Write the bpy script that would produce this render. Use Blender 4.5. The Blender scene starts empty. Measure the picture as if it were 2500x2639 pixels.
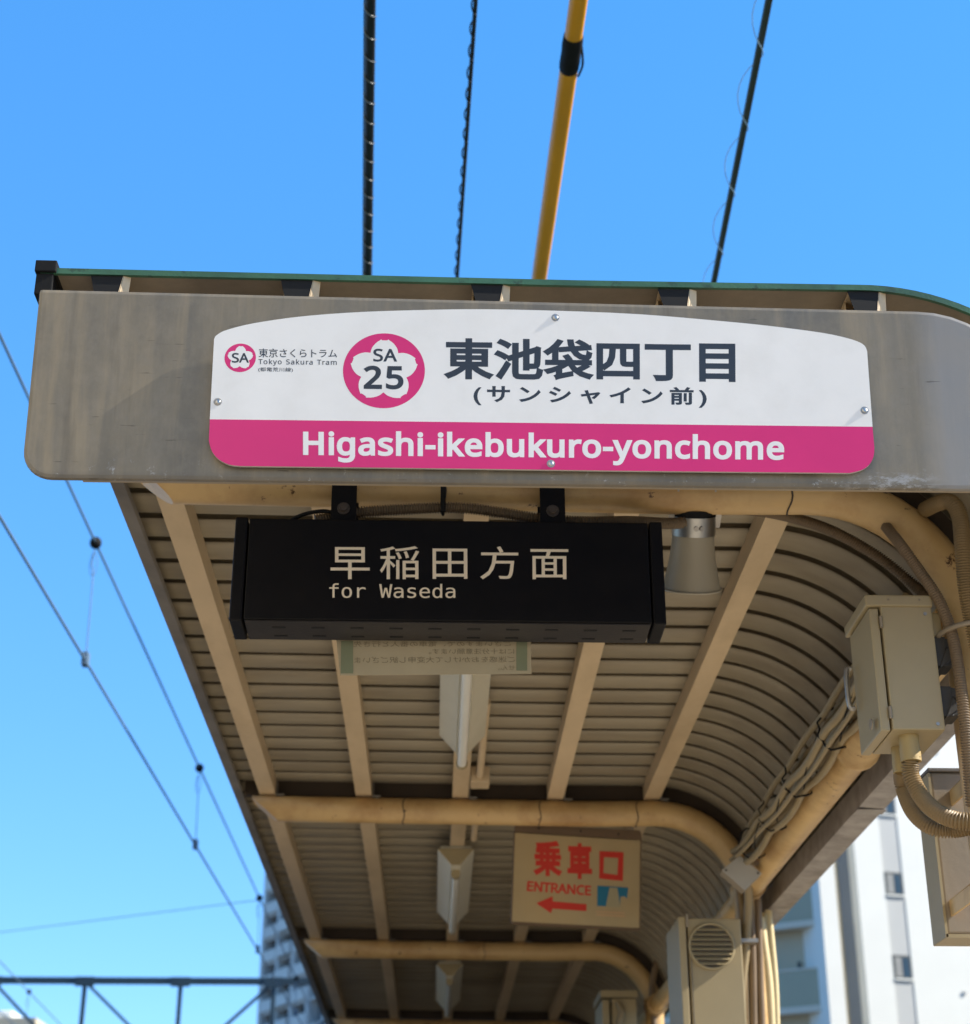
import bpy, bmesh, math, random
from math import sin, cos, pi, radians, sqrt, atan2
from mathutils import Vector, Matrix
random.seed(7)
sc = bpy.context.scene

# ------------------------------------------------------------ camera, world, sun, exposure
K = 1.2                    # metres per drafting unit (everything below is drafted in units)
CZ = 1.55                  # camera height above the platform, metres
PITCH, YAW, FPX = radians(24.7), radians(1.63), 4364.0
cam_data = bpy.data.cameras.new('camera')
cam = bpy.data.objects.new('camera', cam_data); sc.collection.objects.link(cam)
cam.location = (0, 0, CZ)
cam.rotation_euler = (radians(90) + PITCH, 0, -YAW)
cam_data.sensor_fit = 'HORIZONTAL'; cam_data.sensor_width = 36; cam_data.lens = 36 * FPX / 2500
cam_data.clip_end = 2000; cam_data.clip_start = .05
cam_data.dof.use_dof = True; cam_data.dof.focus_distance = 3.05; cam_data.dof.aperture_fstop = 6.2
sc.camera = cam

SUN = Vector((.79, -.110, .604)).normalized()
world = bpy.data.worlds.new('World'); sc.world = world; world.use_nodes = True
wn = world.node_tree; wn.nodes.clear()
sky = wn.nodes.new('ShaderNodeTexSky'); sky.sky_type = 'NISHITA'; sky.sun_disc = False
sky.sun_elevation = math.asin(SUN.z); sky.sun_rotation = atan2(SUN.x, SUN.y)
sky.altitude = 50; sky.air_density = .85; sky.dust_density = 0; sky.ozone_density = 2.0
bg = wn.nodes.new('ShaderNodeBackground'); bg.inputs['Strength'].default_value = .15
wo = wn.nodes.new('ShaderNodeOutputWorld')
gm = wn.nodes.new('ShaderNodeGamma'); gm.inputs['Gamma'].default_value = .51
hs = wn.nodes.new('ShaderNodeHueSaturation'); hs.inputs['Saturation'].default_value = 1.36; hs.inputs['Hue'].default_value = .505
cg = wn.nodes.new('ShaderNodeMix'); cg.data_type = 'RGBA'; cg.blend_type = 'MULTIPLY'; cg.inputs[0].default_value = 1; cg.inputs[7].default_value = (.97, 1.496, 2.1, 1)
wn.links.new(sky.outputs[0], hs.inputs['Color']); wn.links.new(hs.outputs[0], gm.inputs[0]); wn.links.new(gm.outputs[0], cg.inputs[6]); wn.links.new(cg.outputs[2], bg.inputs[0]); wn.links.new(bg.outputs[0], wo.inputs[0])
sl = bpy.data.lights.new('sun', 'SUN'); sl.energy = 5.0; sl.angle = radians(.53); sl.color = (1, .93, .82)
so = bpy.data.objects.new('sun', sl); sc.collection.objects.link(so)
so.rotation_euler = SUN.to_track_quat('Z', 'Y').to_euler(); so.location = (20, 0, 30)
sc.view_settings.view_transform = 'Standard'; sc.view_settings.look = 'None'
sc.view_settings.gamma = 1; sc.view_settings.use_curve_mapping = False
sc.view_settings.exposure = 1.05
sc.render.engine = 'CYCLES'
sc.cycles.max_bounces = 8; sc.cycles.diffuse_bounces = 5

# ------------------------------------------------------------ drafting helpers
FWD = Vector((sin(YAW) * cos(PITCH), cos(YAW) * cos(PITCH), sin(PITCH)))
RGT = Vector((cos(YAW), -sin(YAW), 0)); UPV = RGT.cross(FWD)
S = 2500 / 1876
def ray(x, y, src=False):
    if not src: x *= S; y *= S
    return FWD + RGT * ((x - 1250) / FPX) - UPV * ((y - 1319.5) / FPX)
def atY(x, y, Y, src=False): r = ray(x, y, src); return r * (Y / r.y)      # sight line meets the plane at distance Y
def atZ(x, y, Z, src=False): r = ray(x, y, src); return r * (Z / r.z)      # sight line meets the height Z
def W(v): return Vector((v[0] * K, v[1] * K, v[2] * K + CZ))
GZ = -CZ / K               # ground level in drafting units

def setp(o, label=None, cat=None, group=None, kind=None):
    if label: o['label'] = label
    if cat: o['category'] = cat
    if group: o['group'] = group
    if kind: o['kind'] = kind
    return o
def thing(name, base, label, cat, group=None):
    o = bpy.data.objects.new(name, None); sc.collection.objects.link(o)
    o.location = W(base); o.empty_display_size = .1
    return setp(o, label, cat, group)
def org(p):
    v = Vector((0, 0, 0))
    while p is not None: v += p.location; p = p.parent
    return v
class G:
    """collects shapes, in drafting units, into one mesh"""
    def __init__(s): s.v = []; s.f = []; s.sm = []
    def add(s, vs, fs, smooth=False):
        n = len(s.v); s.v += [Vector(v) for v in vs]
        s.f += [tuple(i + n for i in f) for f in fs]; s.sm += [smooth] * len(fs)
        return s
    def box(s, x0, x1, y0, y1, z0, z1, M=None):
        vs = [Vector((x, y, z)) for z in (z0, z1) for y in (y0, y1) for x in (x0, x1)]
        if M: vs = [M @ v for v in vs]
        return s.add(vs, [(0, 2, 3, 1), (4, 5, 7, 6), (0, 1, 5, 4), (2, 6, 7, 3), (0, 4, 6, 2), (1, 3, 7, 5)])
    def bar(s, a, b, w, h=None, up=(0, 0, 1)):
        a = Vector(a); b = Vector(b); d = (b - a); L = d.length; d /= L; h = h or w
        u = Vector(up); x = d.cross(u)
        if x.length < 1e-4: x = d.cross(Vector((0, 1, 0)))
        x.normalize(); z = x.cross(d)
        vs = [a + d * t + x * (i * w / 2) + z * (j * h / 2) for t in (0, L) for i, j in ((-1, -1), (1, -1), (1, 1), (-1, 1))]
        return s.add(vs, [(3, 2, 1, 0), (4, 5, 6, 7), (0, 1, 5, 4), (1, 2, 6, 5), (2, 3, 7, 6), (3, 0, 4, 7)])
    def tube(s, path, r, seg=10, caps=True, radii=None):
        P = [Vector(p) for p in path]; n = len(P); vs = []
        t0 = (P[1] - P[0]).normalized()
        u = t0.cross(Vector((0, 0, 1)))
        if u.length < .05: u = t0.cross(Vector((0, 1, 0)))
        u.normalize()
        for i, p in enumerate(P):
            t = (P[min(i + 1, n - 1)] - P[max(i - 1, 0)]).normalized()
            u = (u - t * u.dot(t)).normalized(); w = t.cross(u)
            rr = radii[i] if radii else r
            vs += [p + (u * cos(2 * pi * k / seg) + w * sin(2 * pi * k / seg)) * rr for k in range(seg)]
        fs = [(i * seg + k, i * seg + (k + 1) % seg, (i + 1) * seg + (k + 1) % seg, (i + 1) * seg + k) for i in range(n - 1) for k in range(seg)]
        s.add(vs, fs, True)
        if caps: s.add(vs[:seg], [tuple(range(seg))[::-1]]); s.add(vs[-seg:], [tuple(range(seg))])
        return s
    def prism(s, loop, off):
        """closed outline (3d points) pushed along off"""
        n = len(loop); off = Vector(off); A = [Vector(p) for p in loop]
        return s.add(A + [p + off for p in A], [tuple(range(n)), tuple(range(2 * n - 1, n - 1, -1))] + [(i, i + n, (i + 1) % n + n, (i + 1) % n) for i in range(n)])
    def sphere(s, c, r, seg=12, rings=8, sc=(1, 1, 1)):
        c = Vector(c); vs = [c + Vector((0, 0, r * sc[2]))]
        for i in range(1, rings):
            a = pi * i / rings
            vs += [c + Vector((r * sc[0] * sin(a) * cos(2 * pi * k / seg), r * sc[1] * sin(a) * sin(2 * pi * k / seg), r * sc[2] * cos(a))) for k in range(seg)]
        vs.append(c - Vector((0, 0, r * sc[2]))); fs = [(0, 1 + k, 1 + (k + 1) % seg) for k in range(seg)]
        for i in range(rings - 2):
            b = 1 + i * seg; fs += [(b + k, b + seg + k, b + seg + (k + 1) % seg, b + (k + 1) % seg) for k in range(seg)]
        b = 1 + (rings - 2) * seg; fs += [(b + k, len(vs) - 1, b + (k + 1) % seg) for k in range(seg)]
        return s.add(vs, fs, True)
def obj(name, g, mat, parent=None, bevel=0, label=None, kind=None):
    base = org(parent) if parent is not None else None
    if base is None:
        b = sum((v for v in g.v), Vector()) / max(1, len(g.v)); base = W(b) if not kind == 'structure' else Vector((0, 0, 0))
    me = bpy.data.meshes.new(name)
    me.from_pydata([tuple(W(v) - base) for v in g.v], [], g.f)
    me.polygons.foreach_set('use_smooth', g.sm)
    bm = bmesh.new(); bm.from_mesh(me)
    if bevel:
        bmesh.ops.remove_doubles(bm, verts=bm.verts, dist=1e-5)
        bmesh.ops.recalc_face_normals(bm, faces=bm.faces)
        es = [e for e in bm.edges if len(e.link_faces) == 2 and e.calc_face_angle(0) > .7]
        bmesh.ops.bevel(bm, geom=es, offset=bevel * K, segments=2, affect='EDGES', profile=.6, clamp_overlap=True)
    else: bmesh.ops.recalc_face_normals(bm, faces=bm.faces)
    bm.to_mesh(me); bm.free(); me.update()
    me.materials.append(mat)
    o = bpy.data.objects.new(name, me); sc.collection.objects.link(o)
    if parent is not None: o.parent = parent
    else: o.location = base
    if label: o['label'] = label
    if kind: o['kind'] = kind
    return o
def copy_part(o, parent, off):
    c = o.copy(); sc.collection.objects.link(c); c.parent = parent
    c.location = o.location + Vector(off) * K
    return c
def spline(pts, n=12, closed=False):
    """smooth path through points"""
    P = [Vector(p) for p in pts]; out = []; m = len(P)
    g = (lambda i: P[i % m]) if closed else (lambda i: P[max(0, min(m - 1, i))])
    for i in range(m if closed else m - 1):
        a, b, c, d = g(i - 1), g(i), g(i + 1), g(i + 2)
        for k in range(n):
            t = k / n
            out.append(.5 * ((2 * b) + (c - a) * t + (2 * a - 5 * b + 4 * c - d) * t * t + (3 * b - a - 3 * c + d) * t ** 3))
    if not closed: out.append(P[-1])
    return out
def resample(path, step):
    out = [path[0]]; acc = 0
    for a, b in zip(path, path[1:]):
        L = (b - a).length
        while acc + L >= step:
            t = (step - acc) / L; a = a.lerp(b, t); L = (b - a).length; acc = 0; out.append(a.copy())
        acc += L
    return out
def corrugated(path, r, pitch=.0045, seg=14):
    P = resample(path, pitch / 4); rad = [r * (1, 1, .72, .72)[i % 4] for i in range(len(P))]
    return G().tube(P, r, seg, radii=rad)

# ------------------------------------------------------------ materials
def mat(name, col, rough=.6, metal=0, var=.12, scale=6, bump=.15, bscale=None, stretch=(1, 1, 1), dark=None, dirt=0, dirt_scale=3, spots=None, spot_amt=.5, spot_scale=14, spec=.4, coords='Object', fine=True):
    m = bpy.data.materials.new(name); m.use_nodes = True; nt = m.node_tree; N = nt.nodes; L = nt.links
    b = N['Principled BSDF']; b.inputs['Roughness'].default_value = rough; b.inputs['Metallic'].default_value = metal
    b.inputs['Specular IOR Level'].default_value = spec
    tc = N.new('ShaderNodeTexCoord'); mp = N.new('ShaderNodeMapping'); mp.inputs['Scale'].default_value = stretch
    L.new(tc.outputs[coords], mp.inputs[0])
    def noise(s, d=6, r=.6):
        n = N.new('ShaderNodeTexNoise'); n.inputs['Scale'].default_value = s; n.inputs['Detail'].default_value = d; n.inputs['Roughness'].default_value = r
        L.new(mp.outputs[0], n.inputs[0]); return n
    n1 = noise(scale)
    if name in ('roof_sheet_paint', 'purlin_paint', 'beam_paint'):
        oi = N.new('ShaderNodeObjectInfo'); orr = N.new('ShaderNodeMapRange'); orr.inputs[3].default_value = .9; orr.inputs[4].default_value = 1.1; L.new(oi.outputs['Random'], orr.inputs[0])
    mr = N.new('ShaderNodeMapRange'); mr.inputs[1].default_value = .3; mr.inputs[2].default_value = .7
    mr.inputs[3].default_value = 1 - var; mr.inputs[4].default_value = 1 + var; L.new(n1.outputs[0], mr.inputs[0])
    mul = N.new('ShaderNodeMix'); mul.data_type = 'RGBA'; mul.blend_type = 'MULTIPLY'; mul.inputs[0].default_value = 1
    mul.inputs[6].default_value = (*col, 1); L.new(mr.outputs[0], mul.inputs[7])
    cur = mul.outputs[2]
    if name in ('roof_sheet_paint', 'purlin_paint', 'beam_paint'):
        m3 = N.new('ShaderNodeMix'); m3.data_type = 'RGBA'; m3.blend_type = 'MULTIPLY'; m3.inputs[0].default_value = 1
        L.new(cur, m3.inputs[6]); L.new(orr.outputs[0], m3.inputs[7]); cur = m3.outputs[2]
    if dirt:
        n2 = noise(dirt_scale, 8, .65); r2 = N.new('ShaderNodeMapRange'); r2.inputs[1].default_value = .46; r2.inputs[2].default_value = .68; r2.inputs[4].default_value = dirt
        L.new(n2.outputs[0], r2.inputs[0]); mx = N.new('ShaderNodeMix'); mx.data_type = 'RGBA'
        L.new(r2.outputs[0], mx.inputs[0]); L.new(cur, mx.inputs[6]); mx.inputs[7].default_value = (*(dark or [c * .4 for c in col]), 1); cur = mx.outputs[2]
    if spots:
        n3 = noise(spot_scale, 10, .7); r3 = N.new('ShaderNodeMapRange'); r3.inputs[1].default_value = 1 - spot_amt; r3.inputs[2].default_value = 1 - spot_amt + .04
        L.new(n3.outputs[0], r3.inputs[0]); mx = N.new('ShaderNodeMix'); mx.data_type = 'RGBA'
        L.new(r3.outputs[0], mx.inputs[0]); L.new(cur, mx.inputs[6]); mx.inputs[7].default_value = (*spots, 1); cur = mx.outputs[2]
    L.new(cur, b.inputs['Base Color'])
    if bump:
        nb = noise(bscale or scale * 8, 5, .6); bp = N.new('ShaderNodeBump'); bp.inputs['Strength'].default_value = bump; bp.inputs['Distance'].default_value = .004
        L.new(nb.outputs[0], bp.inputs['Height']); L.new(bp.outputs[0], b.inputs['Normal'])
        rr = N.new('ShaderNodeMapRange'); rr.inputs[3].default_value = max(0.02, rough - .08); rr.inputs[4].default_value = min(1, rough + .1)
        L.new(n1.outputs[0], rr.inputs[0]); L.new(rr.outputs[0], b.inputs['Roughness'])
    return m
M = {}
M['sheet'] = mat('roof_sheet_paint', (.285, .24, .165), .5, var=.14, scale=3, stretch=(.6, 3, 3), dirt=.45, dark=(.16, .12, .075), dirt_scale=4, bump=.1)
M['green'] = mat('green_roof_paint', (.03, .10, .055), .5, var=.3, scale=9, spots=(.02, .06, .035), spot_amt=.42, spot_scale=30)
M['purlin'] = mat('purlin_paint', (.58, .44, .27), .55, var=.1, scale=4, stretch=(1, .4, 1), dirt=.35, dark=(.28, .19, .09), dirt_scale=5, spots=(.12, .06, .03), spot_amt=.29, spot_scale=22)
M['beam'] = mat('beam_paint', (.56, .375, .165), .42, var=.1, scale=3, dirt=.75, dark=(.30, .155, .05), dirt_scale=4, spots=(.07, .028, .012), spot_amt=.375, spot_scale=20)
M['flash'] = mat('grey_flashing', (.17, .15, .125), .6, var=.2, scale=8, dirt=.5, dark=(.08, .065, .05))
M['soffit'] = mat('front_soffit_paint', (.21, .17, .12), .6, var=.2, scale=9, dirt=.5, dark=(.1, .075, .05))
M['jgrey'] = mat('grey_cover_plate', (.36, .345, .31), .5, var=.06)
M['shade_strip'] = mat('beam_shade_dark', (.035, .022, .012), .7, var=.2)  # shade above the beams, put into the colour of a strip
M['gutter'] = mat('weathered_gutter', (.33, .30, .27), .75, var=.22, scale=14, dirt=.6, dark=(.12, .1, .085), dirt_scale=6, bump=.4)
M['white'] = mat('sign_white', (.75, .735, .70), .38, var=.03, scale=5, dirt=.22, dark=(.56, .54, .49), dirt_scale=9, bump=.03, bscale=260)
M['pink'] = mat('sign_pink', (.60, .018, .15), .38, var=.05, scale=5, bump=.03, bscale=260)
M['ink'] = mat('sign_ink', (.022, .03, .042), .45, var=.05, bump=0)
M['wtext'] = mat('sign_white_letters', (.74, .72, .70), .4, var=.03, bump=0)
M['edge'] = mat('sign_edge', (.55, .53, .48), .4, var=.1, metal=.3)
M['steel'] = mat('bright_steel', (.42, .41, .38), .38, metal=1, var=.1, bump=.05)
M['dullsteel'] = mat('dull_steel', (.35, .33, .3), .45, metal=.8, var=.15)
M['black'] = mat('black_casing', (.0045, .004, .0045), .5, var=.2, scale=20, bump=.08, bscale=300, dirt=.3, dark=(.010, .008, .007), dirt_scale=7, spec=.15)
M['blackrim'] = mat('black_underside', (.014, .011, .010), .6, var=.2, scale=20, dirt=.6, dark=(.03, .024, .018), dirt_scale=9)
M['slot'] = mat('slot_dark', (.004, .004, .004), .8, var=0, bump=0)
M['btext'] = mat('box_letters', (.84, .73, .55), .5, var=.05, bump=0)
M['rubber'] = mat('black_rubber', (.010, .010, .010), .7, var=.2, bump=.1, spec=.15)
M['cond'] = mat('tan_conduit', (.235, .155, .065), .5, var=.15, scale=10, dirt=.5, dark=(.14, .09, .04))
M['cond2'] = mat('brown_conduit', (.2, .135, .075), .55, var=.2, scale=12, dirt=.5, dark=(.09, .055, .03))
M['conddark'] = mat('dark_conduit', (.055, .042, .032), .5, var=.2, scale=12)
M['cabinet'] = mat('cabinet_paint', (.34, .27, .15), .42, var=.05, scale=5, dirt=.25, dark=(.26, .2, .11), bump=.04, bscale=200)
M['cabinet2'] = mat('cabinet_back_paint', (.27, .22, .155), .5, var=.1, scale=6, dirt=.4, dark=(.18, .13, .08))
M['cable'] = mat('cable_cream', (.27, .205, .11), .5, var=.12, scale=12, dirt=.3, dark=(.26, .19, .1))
M['lamp'] = mat('lamp_enamel', (.62, .58, .45), .35, var=.05, scale=8, dirt=.2, dark=(.4, .34, .2), bump=.05)
M['tube'] = mat('lamp_tube', (.75, .74, .66), .2, var=.02, bump=0)
M['horn'] = mat('horn_grey', (.33, .29, .21), .4, var=.08, scale=6, dirt=.3, dark=(.25, .22, .16))
M['paper'] = mat('laminated_paper', (.42, .35, .23), .45, var=.06, scale=8, bump=.1, bscale=30)
M['tape'] = mat('green_tape', (.20, .215, .13), .5, var=.1)
M['ghost'] = mat('show_through_print', (.22, .18, .11), .6, var=.05, bump=0)
M['plate'] = mat('entrance_plate', (.37, .285, .155), .45, var=.08, scale=5, dirt=.3, dark=(.45, .29, .11))
M['platetop'] = mat('entrance_frame', (.13, .085, .05), .6, var=.15)
M['red'] = mat('sign_red', (.5, .03, .018), .5, var=.1, bump=0)
M['blue'] = mat('picture_blue', (.012, .14, .24), .5, var=.05, bump=0)
M['pic'] = mat('picture_grey', (.32, .28, .17), .5, var=.08, bump=0)
M['faintred'] = mat('picture_faint', (.50, .30, .16), .5, var=.05, bump=0)
M['yellow'] = mat('yellow_sleeve', (.66, .29, .004), .4, var=.08, scale=4, bump=.05)
M['cablk'] = mat('span_cable_black', (.012, .014, .016), .5, var=.2)
M['lash'] = mat('lashing_wire', (.25, .25, .24), .3, metal=.8, var=.1, bump=0)
M['wire'] = mat('overhead_wire', (.10, .16, .23), .5, var=.1, bump=0)
M['gantry'] = mat('gantry_paint', (.03, .055, .07), .5, var=.15, scale=2)
M['conc'] = mat('concrete', (.46, .385, .28), .85, var=.15, scale=.8, bump=.2, bscale=20)
M['asph'] = mat('street_paving', (.13, .12, .105), .9, var=.15, scale=.3, bump=.2, bscale=10)
M['pole'] = mat('pole_concrete', (.34, .33, .31), .85, var=.1, scale=3)
M['ballast'] = mat('ballast', (.16, .14, .12), .95, var=.3, scale=6, bump=.8, bscale=30)
M['bwhite'] = mat('white_wall_tile', (.72, .715, .65), .7, var=.03, scale=.6, bump=.05)
M['bgrey'] = mat('grey_wall_tile', (.48, .48, .45), .7, var=.05, scale=.6, bump=.05)
M['bblue'] = mat('dark_tone_wall', (.12, .155, .22), .7, var=.08, scale=.6, bump=.05)
M['bbal'] = mat('balcony_wall', (.50, .42, .29), .7, var=.05, scale=.6)
M['bslab'] = mat('balcony_slab', (.66, .58, .46), .7, var=.05, scale=.6)
M['brail'] = mat('balcony_glass', (.36, .32, .21), .2, var=.05, scale=1, bump=0)
M['brecess2'] = mat('grey_tone_wall', (.26, .27, .27), .7, var=.05, scale=.6)
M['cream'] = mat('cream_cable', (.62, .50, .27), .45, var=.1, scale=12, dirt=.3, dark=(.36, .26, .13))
M['nut'] = mat('conduit_nut_plastic', (.36, .265, .11), .5, var=.12, scale=10, dirt=.4, dark=(.2, .13, .05))
M['shadewall'] = mat('dark_brown_board', (.05, .038, .03), .8, var=.15)
M['clamp'] = mat('grey_clamp_plastic', (.05, .047, .044), .6, var=.2, dirt=.4, dark=(.02, .02, .02))
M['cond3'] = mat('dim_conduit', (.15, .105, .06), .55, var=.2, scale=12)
M['glass'] = mat('window_glass', (.05, .09, .13), .08, var=.2, scale=.5, bump=0, spec=.8)
M['curtain'] = mat('curtain', (.30, .30, .28), .8, var=.15, scale=3, stretch=(6, 6, .4), bump=0)
M['frame'] = mat('window_frame', (.07, .075, .07), .5, var=.05, bump=0)
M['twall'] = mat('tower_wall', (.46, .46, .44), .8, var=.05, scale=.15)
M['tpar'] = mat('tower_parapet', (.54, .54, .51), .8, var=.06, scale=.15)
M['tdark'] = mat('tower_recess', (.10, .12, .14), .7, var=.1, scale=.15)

# stainless end panel: streaked, stained, pitted
def fascia_mat():
    m = bpy.data.materials.new('weathered_panel'); m.use_nodes = True; nt = m.node_tree; N = nt.nodes; L = nt.links
    b = N['Principled BSDF']; b.inputs['Metallic'].default_value = .15; b.inputs['Roughness'].default_value = .5; b.inputs['Specular IOR Level'].default_value = .3
    tc = N.new('ShaderNodeTexCoord')
    def nz(sx, sy, sz, s, d=8, r=.6):
        mp = N.new('ShaderNodeMapping'); mp.inputs['Scale'].default_value = (sx, sy, sz); L.new(tc.outputs['Object'], mp.inputs[0])
        n = N.new('ShaderNodeTexNoise'); n.inputs['Scale'].default_value = s; n.inputs['Detail'].default_value = d; n.inputs['Roughness'].default_value = r
        L.new(mp.outputs[0], n.inputs[0]); return n.outputs[0]
    def mr(i, a, b_, c=0, d=1):
        r = N.new('ShaderNodeMapRange'); r.inputs[1].default_value = a; r.inputs[2].default_value = b_; r.inputs[3].default_value = c; r.inputs[4].default_value = d
        L.new(i, r.inputs[0]); return r.outputs[0]
    def mix(f, a, col):
        x = N.new('ShaderNodeMix'); x.data_type = 'RGBA'; L.new(f, x.inputs[0])
        if isinstance(a, tuple): x.inputs[6].default_value = (*a, 1)
        else: L.new(a, x.inputs[6])
        x.inputs[7].default_value = (*col, 1); return x.outputs[2]
    c = mix(mr(nz(1, 1, .018, 9, 10, .7), .36, .64), (.155, .14, .112), (.225, .19, .135))
    c = mix(mr(nz(1, 1, .8, 2.6, 12, .75), .45, .62, 0, .6), c, (.125, .117, .10))
    c = mix(mr(nz(1, 1, .8, 38, 8, .7), .45, .65, 0, .35), c, (.24, .21, .165))
    c = mix(mr(nz(1, 1, .015, 34), .50, .66, 0, .4), c, (.30, .24, .155))
    sp = N.new('ShaderNodeSeparateXYZ'); L.new(tc.outputs['Object'], sp.inputs[0])
    c = mix(mr(sp.outputs[2], .015, .0, 0, .5), c, (.10, .085, .07))
    # chalky spots along the bottom edge
    ch = N.new('ShaderNodeMath'); ch.operation = 'MULTIPLY'
    L.new(mr(nz(1, 1, 1, 55, 12, .8), .585, .65, 0, .8), ch.inputs[0]); L.new(mr(sp.outputs[2], .045, .015), ch.inputs[1])
    c = mix(ch.outputs[0], c, (.42, .42, .41))
    # dark run-down lines from the top edge
    c = mix(mr(nz(1, 1, .012, 20, 5, .6), .60, .70, 0, .35), c, (.085, .075, .06))
    # rubbed chalky patch near the right corner
    pa = N.new('ShaderNodeMath'); pa.operation = 'MULTIPLY'; L.new(mr(nz(1, 1, 2.5, 40, 12, .8), .50, .56), pa.inputs[0]); L.new(mr(sp.outputs[0], 1.36, 1.42), pa.inputs[1])
    pb = N.new('ShaderNodeMath'); pb.operation = 'MULTIPLY'; L.new(pa.outputs[0], pb.inputs[0]); L.new(mr(sp.outputs[0], 1.56, 1.50), pb.inputs[1])
    pc = N.new('ShaderNodeMath'); pc.operation = 'MULTIPLY'; L.new(pb.outputs[0], pc.inputs[0]); L.new(mr(sp.outputs[2], .03, .022), pc.inputs[1])
    c = mix(pc.outputs[0], c, (.30, .29, .27))
    # paler right end of the panel
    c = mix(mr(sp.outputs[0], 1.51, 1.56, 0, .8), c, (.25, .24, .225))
    # short horizontal scratches
    sc_ = mr(nz(.22, 1, 3.2, 60, 3, .5), .71, .74, 0, .7)
    c = mix(sc_, c, (.07, .06, .05))
    L.new(c, b.inputs['Base Color'])
    L.new(mr(nz(1, 1, 1, 12), .3, .7, .36, .6), b.inputs['Roughness'])
    bp = N.new('ShaderNodeBump'); bp.inputs['Strength'].default_value = .12; bp.inputs['Distance'].default_value = .003
    L.new(nz(1, 1, .5, 3, 4), bp.inputs['Height']); L.new(bp.outputs[0], b.inputs['Normal'])
    return m
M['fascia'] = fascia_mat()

def reorigin(o, p):
    """moves a part's origin to the point p"""
    d = (W(p) - org(o.parent)) - o.location
    o.data.transform(Matrix.Translation(-d)); o.location = o.location + d
    return o

# ------------------------------------------------------------ ground
g = G().box(-900, 900, -900, 900, GZ - 1.0, GZ - .95); setp(obj('ground', g, M['asph'], kind='structure'))
g = G().box(-.95, 2.3, -14, 40, GZ - .949, GZ); obj('platform', g, M['conc'], kind='structure', bevel=.01)
g = G().box(-4.6, -1.0, -60, 120, GZ - .949, GZ - .85); obj('track_bed', g, M['ballast'], kind='structure')

# ------------------------------------------------------------ canopy
FR = [2.69, 4.90, 7.14, 9.38, 11.62]; Y0, Y1 = 2.196, 12.3
PX = [-.50, -.218, .066, .346, .632]
CX, CZc, RS = .62, 1.02, .355            # bend of the roof sheet
canopy = thing('platform_canopy', (.1, 2.66, GZ), 'beige corrugated platform canopy with tan pipe frames and curved right side', 'canopy')

def section(r, zoff, x0=-.5965, phi1=12, n=22):
    pts = [(x0, CZc + r), (-.2, CZc + r), (.2, CZc + r)]; nor = [(0, 1)] * 3
    for i in range(n + 1):
        a = radians(90 - (90 - phi1) * i / n); pts.append((CX + r * cos(a), CZc + r * sin(a))); nor.append((cos(a), sin(a)))
    return pts, nor
PROF = [(0, .046), (.185, .046), (.19, .012), (.155, .0085), (.118, .0078), (.120, .0060), (.137, .0038), (.175, .0016), (.24, -.0010), (.36, -.0034), (.5, -.0042), (.64, -.0034), (.76, -.0010), (.825, .0016), (.863, .0038), (.880, .0060), (.882, .0078), (.845, .0085), (.81, .012), (.815, .046)]
PITCHC = .112
pts, nor = section(RS, 0)
YS = Y0 + .056; nrib = int((Y1 - YS) / PITCHC); per = 7
k = 0
while k < nrib:
    m_ = min(per, nrib - k); ys = [(YS + (k + j + t) * PITCHC, d) for j in range(m_) for t, d in PROF]; ys.append((YS + (k + m_) * PITCHC, .046))
    lift = .0 if (k // per) % 2 else .0012
    vs = []
    for y, d in ys:
        vs += [(px + nx * (d + lift), y, pz + nz * (d + lift)) for (px, pz), (nx, nz) in zip(pts, nor)]
    n = len(pts); fs = [(i * n + j, i * n + j + 1, (i + 1) * n + j + 1, (i + 1) * n + j) for i in range(len(ys) - 1) for j in range(n - 1)]
    obj('roof_sheet', G().add(vs, fs, True), M['sheet'], canopy); k += per
# green weather skin above the ribs, and its front edge
pt, nt_ = section(RS + .0485, 0, x0=-.592)
vs = []
for y in (Y0 + .108, Y1):
    vs += [(a, y, b) for a, b in pt]
    vs += [(a + nx * .005, y, b + nz * .005) for (a, b), (nx, nz) in zip(pt, nt_)]
n = len(pt); fs = []
for j in range(n - 1):
    fs += [(j, j + 1, 2 * n + j + 1, 2 * n + j), (n + j, 3 * n + j, 3 * n + j + 1, n + j + 1), (j, n + j, n + j + 1, j + 1), (2 * n + j, 2 * n + j + 1, 3 * n + j + 1, 3 * n + j)]
fs += [(0, 2 * n, 3 * n, n), (n - 1, 2 * n - 1, 4 * n - 1, 3 * n - 1)]
obj('roof_top', G().add(vs, fs), M['green'], canopy)
pt, nt_ = section(RS - .001, 0, x0=-.60)
vs = []
for y in (Y0 - .040, Y0 - .034):
    for d in (0, .0095): vs += [(a + nx * d, y, b + nz * d) for (a, b), (nx, nz) in zip(pt, nt_)]
fs = []
for j in range(n - 1):
    fs += [(j, j + 1, n + j + 1, n + j), (2 * n + j, 3 * n + j, 3 * n + j + 1, 2 * n + j + 1), (n + j, n + j + 1, 3 * n + j + 1, 3 * n + j), (j, 2 * n + j, 2 * n + j + 1, j + 1)]
fs += [(0, n, 3 * n, 2 * n), (n - 1, 3 * n - 1, 4 * n - 1, 2 * n - 1)][:1]
obj('front_edge_trim', G().add(vs, fs), M['green'], canopy)
pt, nt_ = section(RS + .0015, 0, x0=-.60)
vs = [(a, Y0 - .034, b) for a, b in pt] + [(a, YS + .004, b) for a, b in pt]
obj('edge_flange', G().add(vs, [(j, j + 1, n + j + 1, n + j) for j in range(n - 1)]), M['soffit'], canopy)

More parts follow.
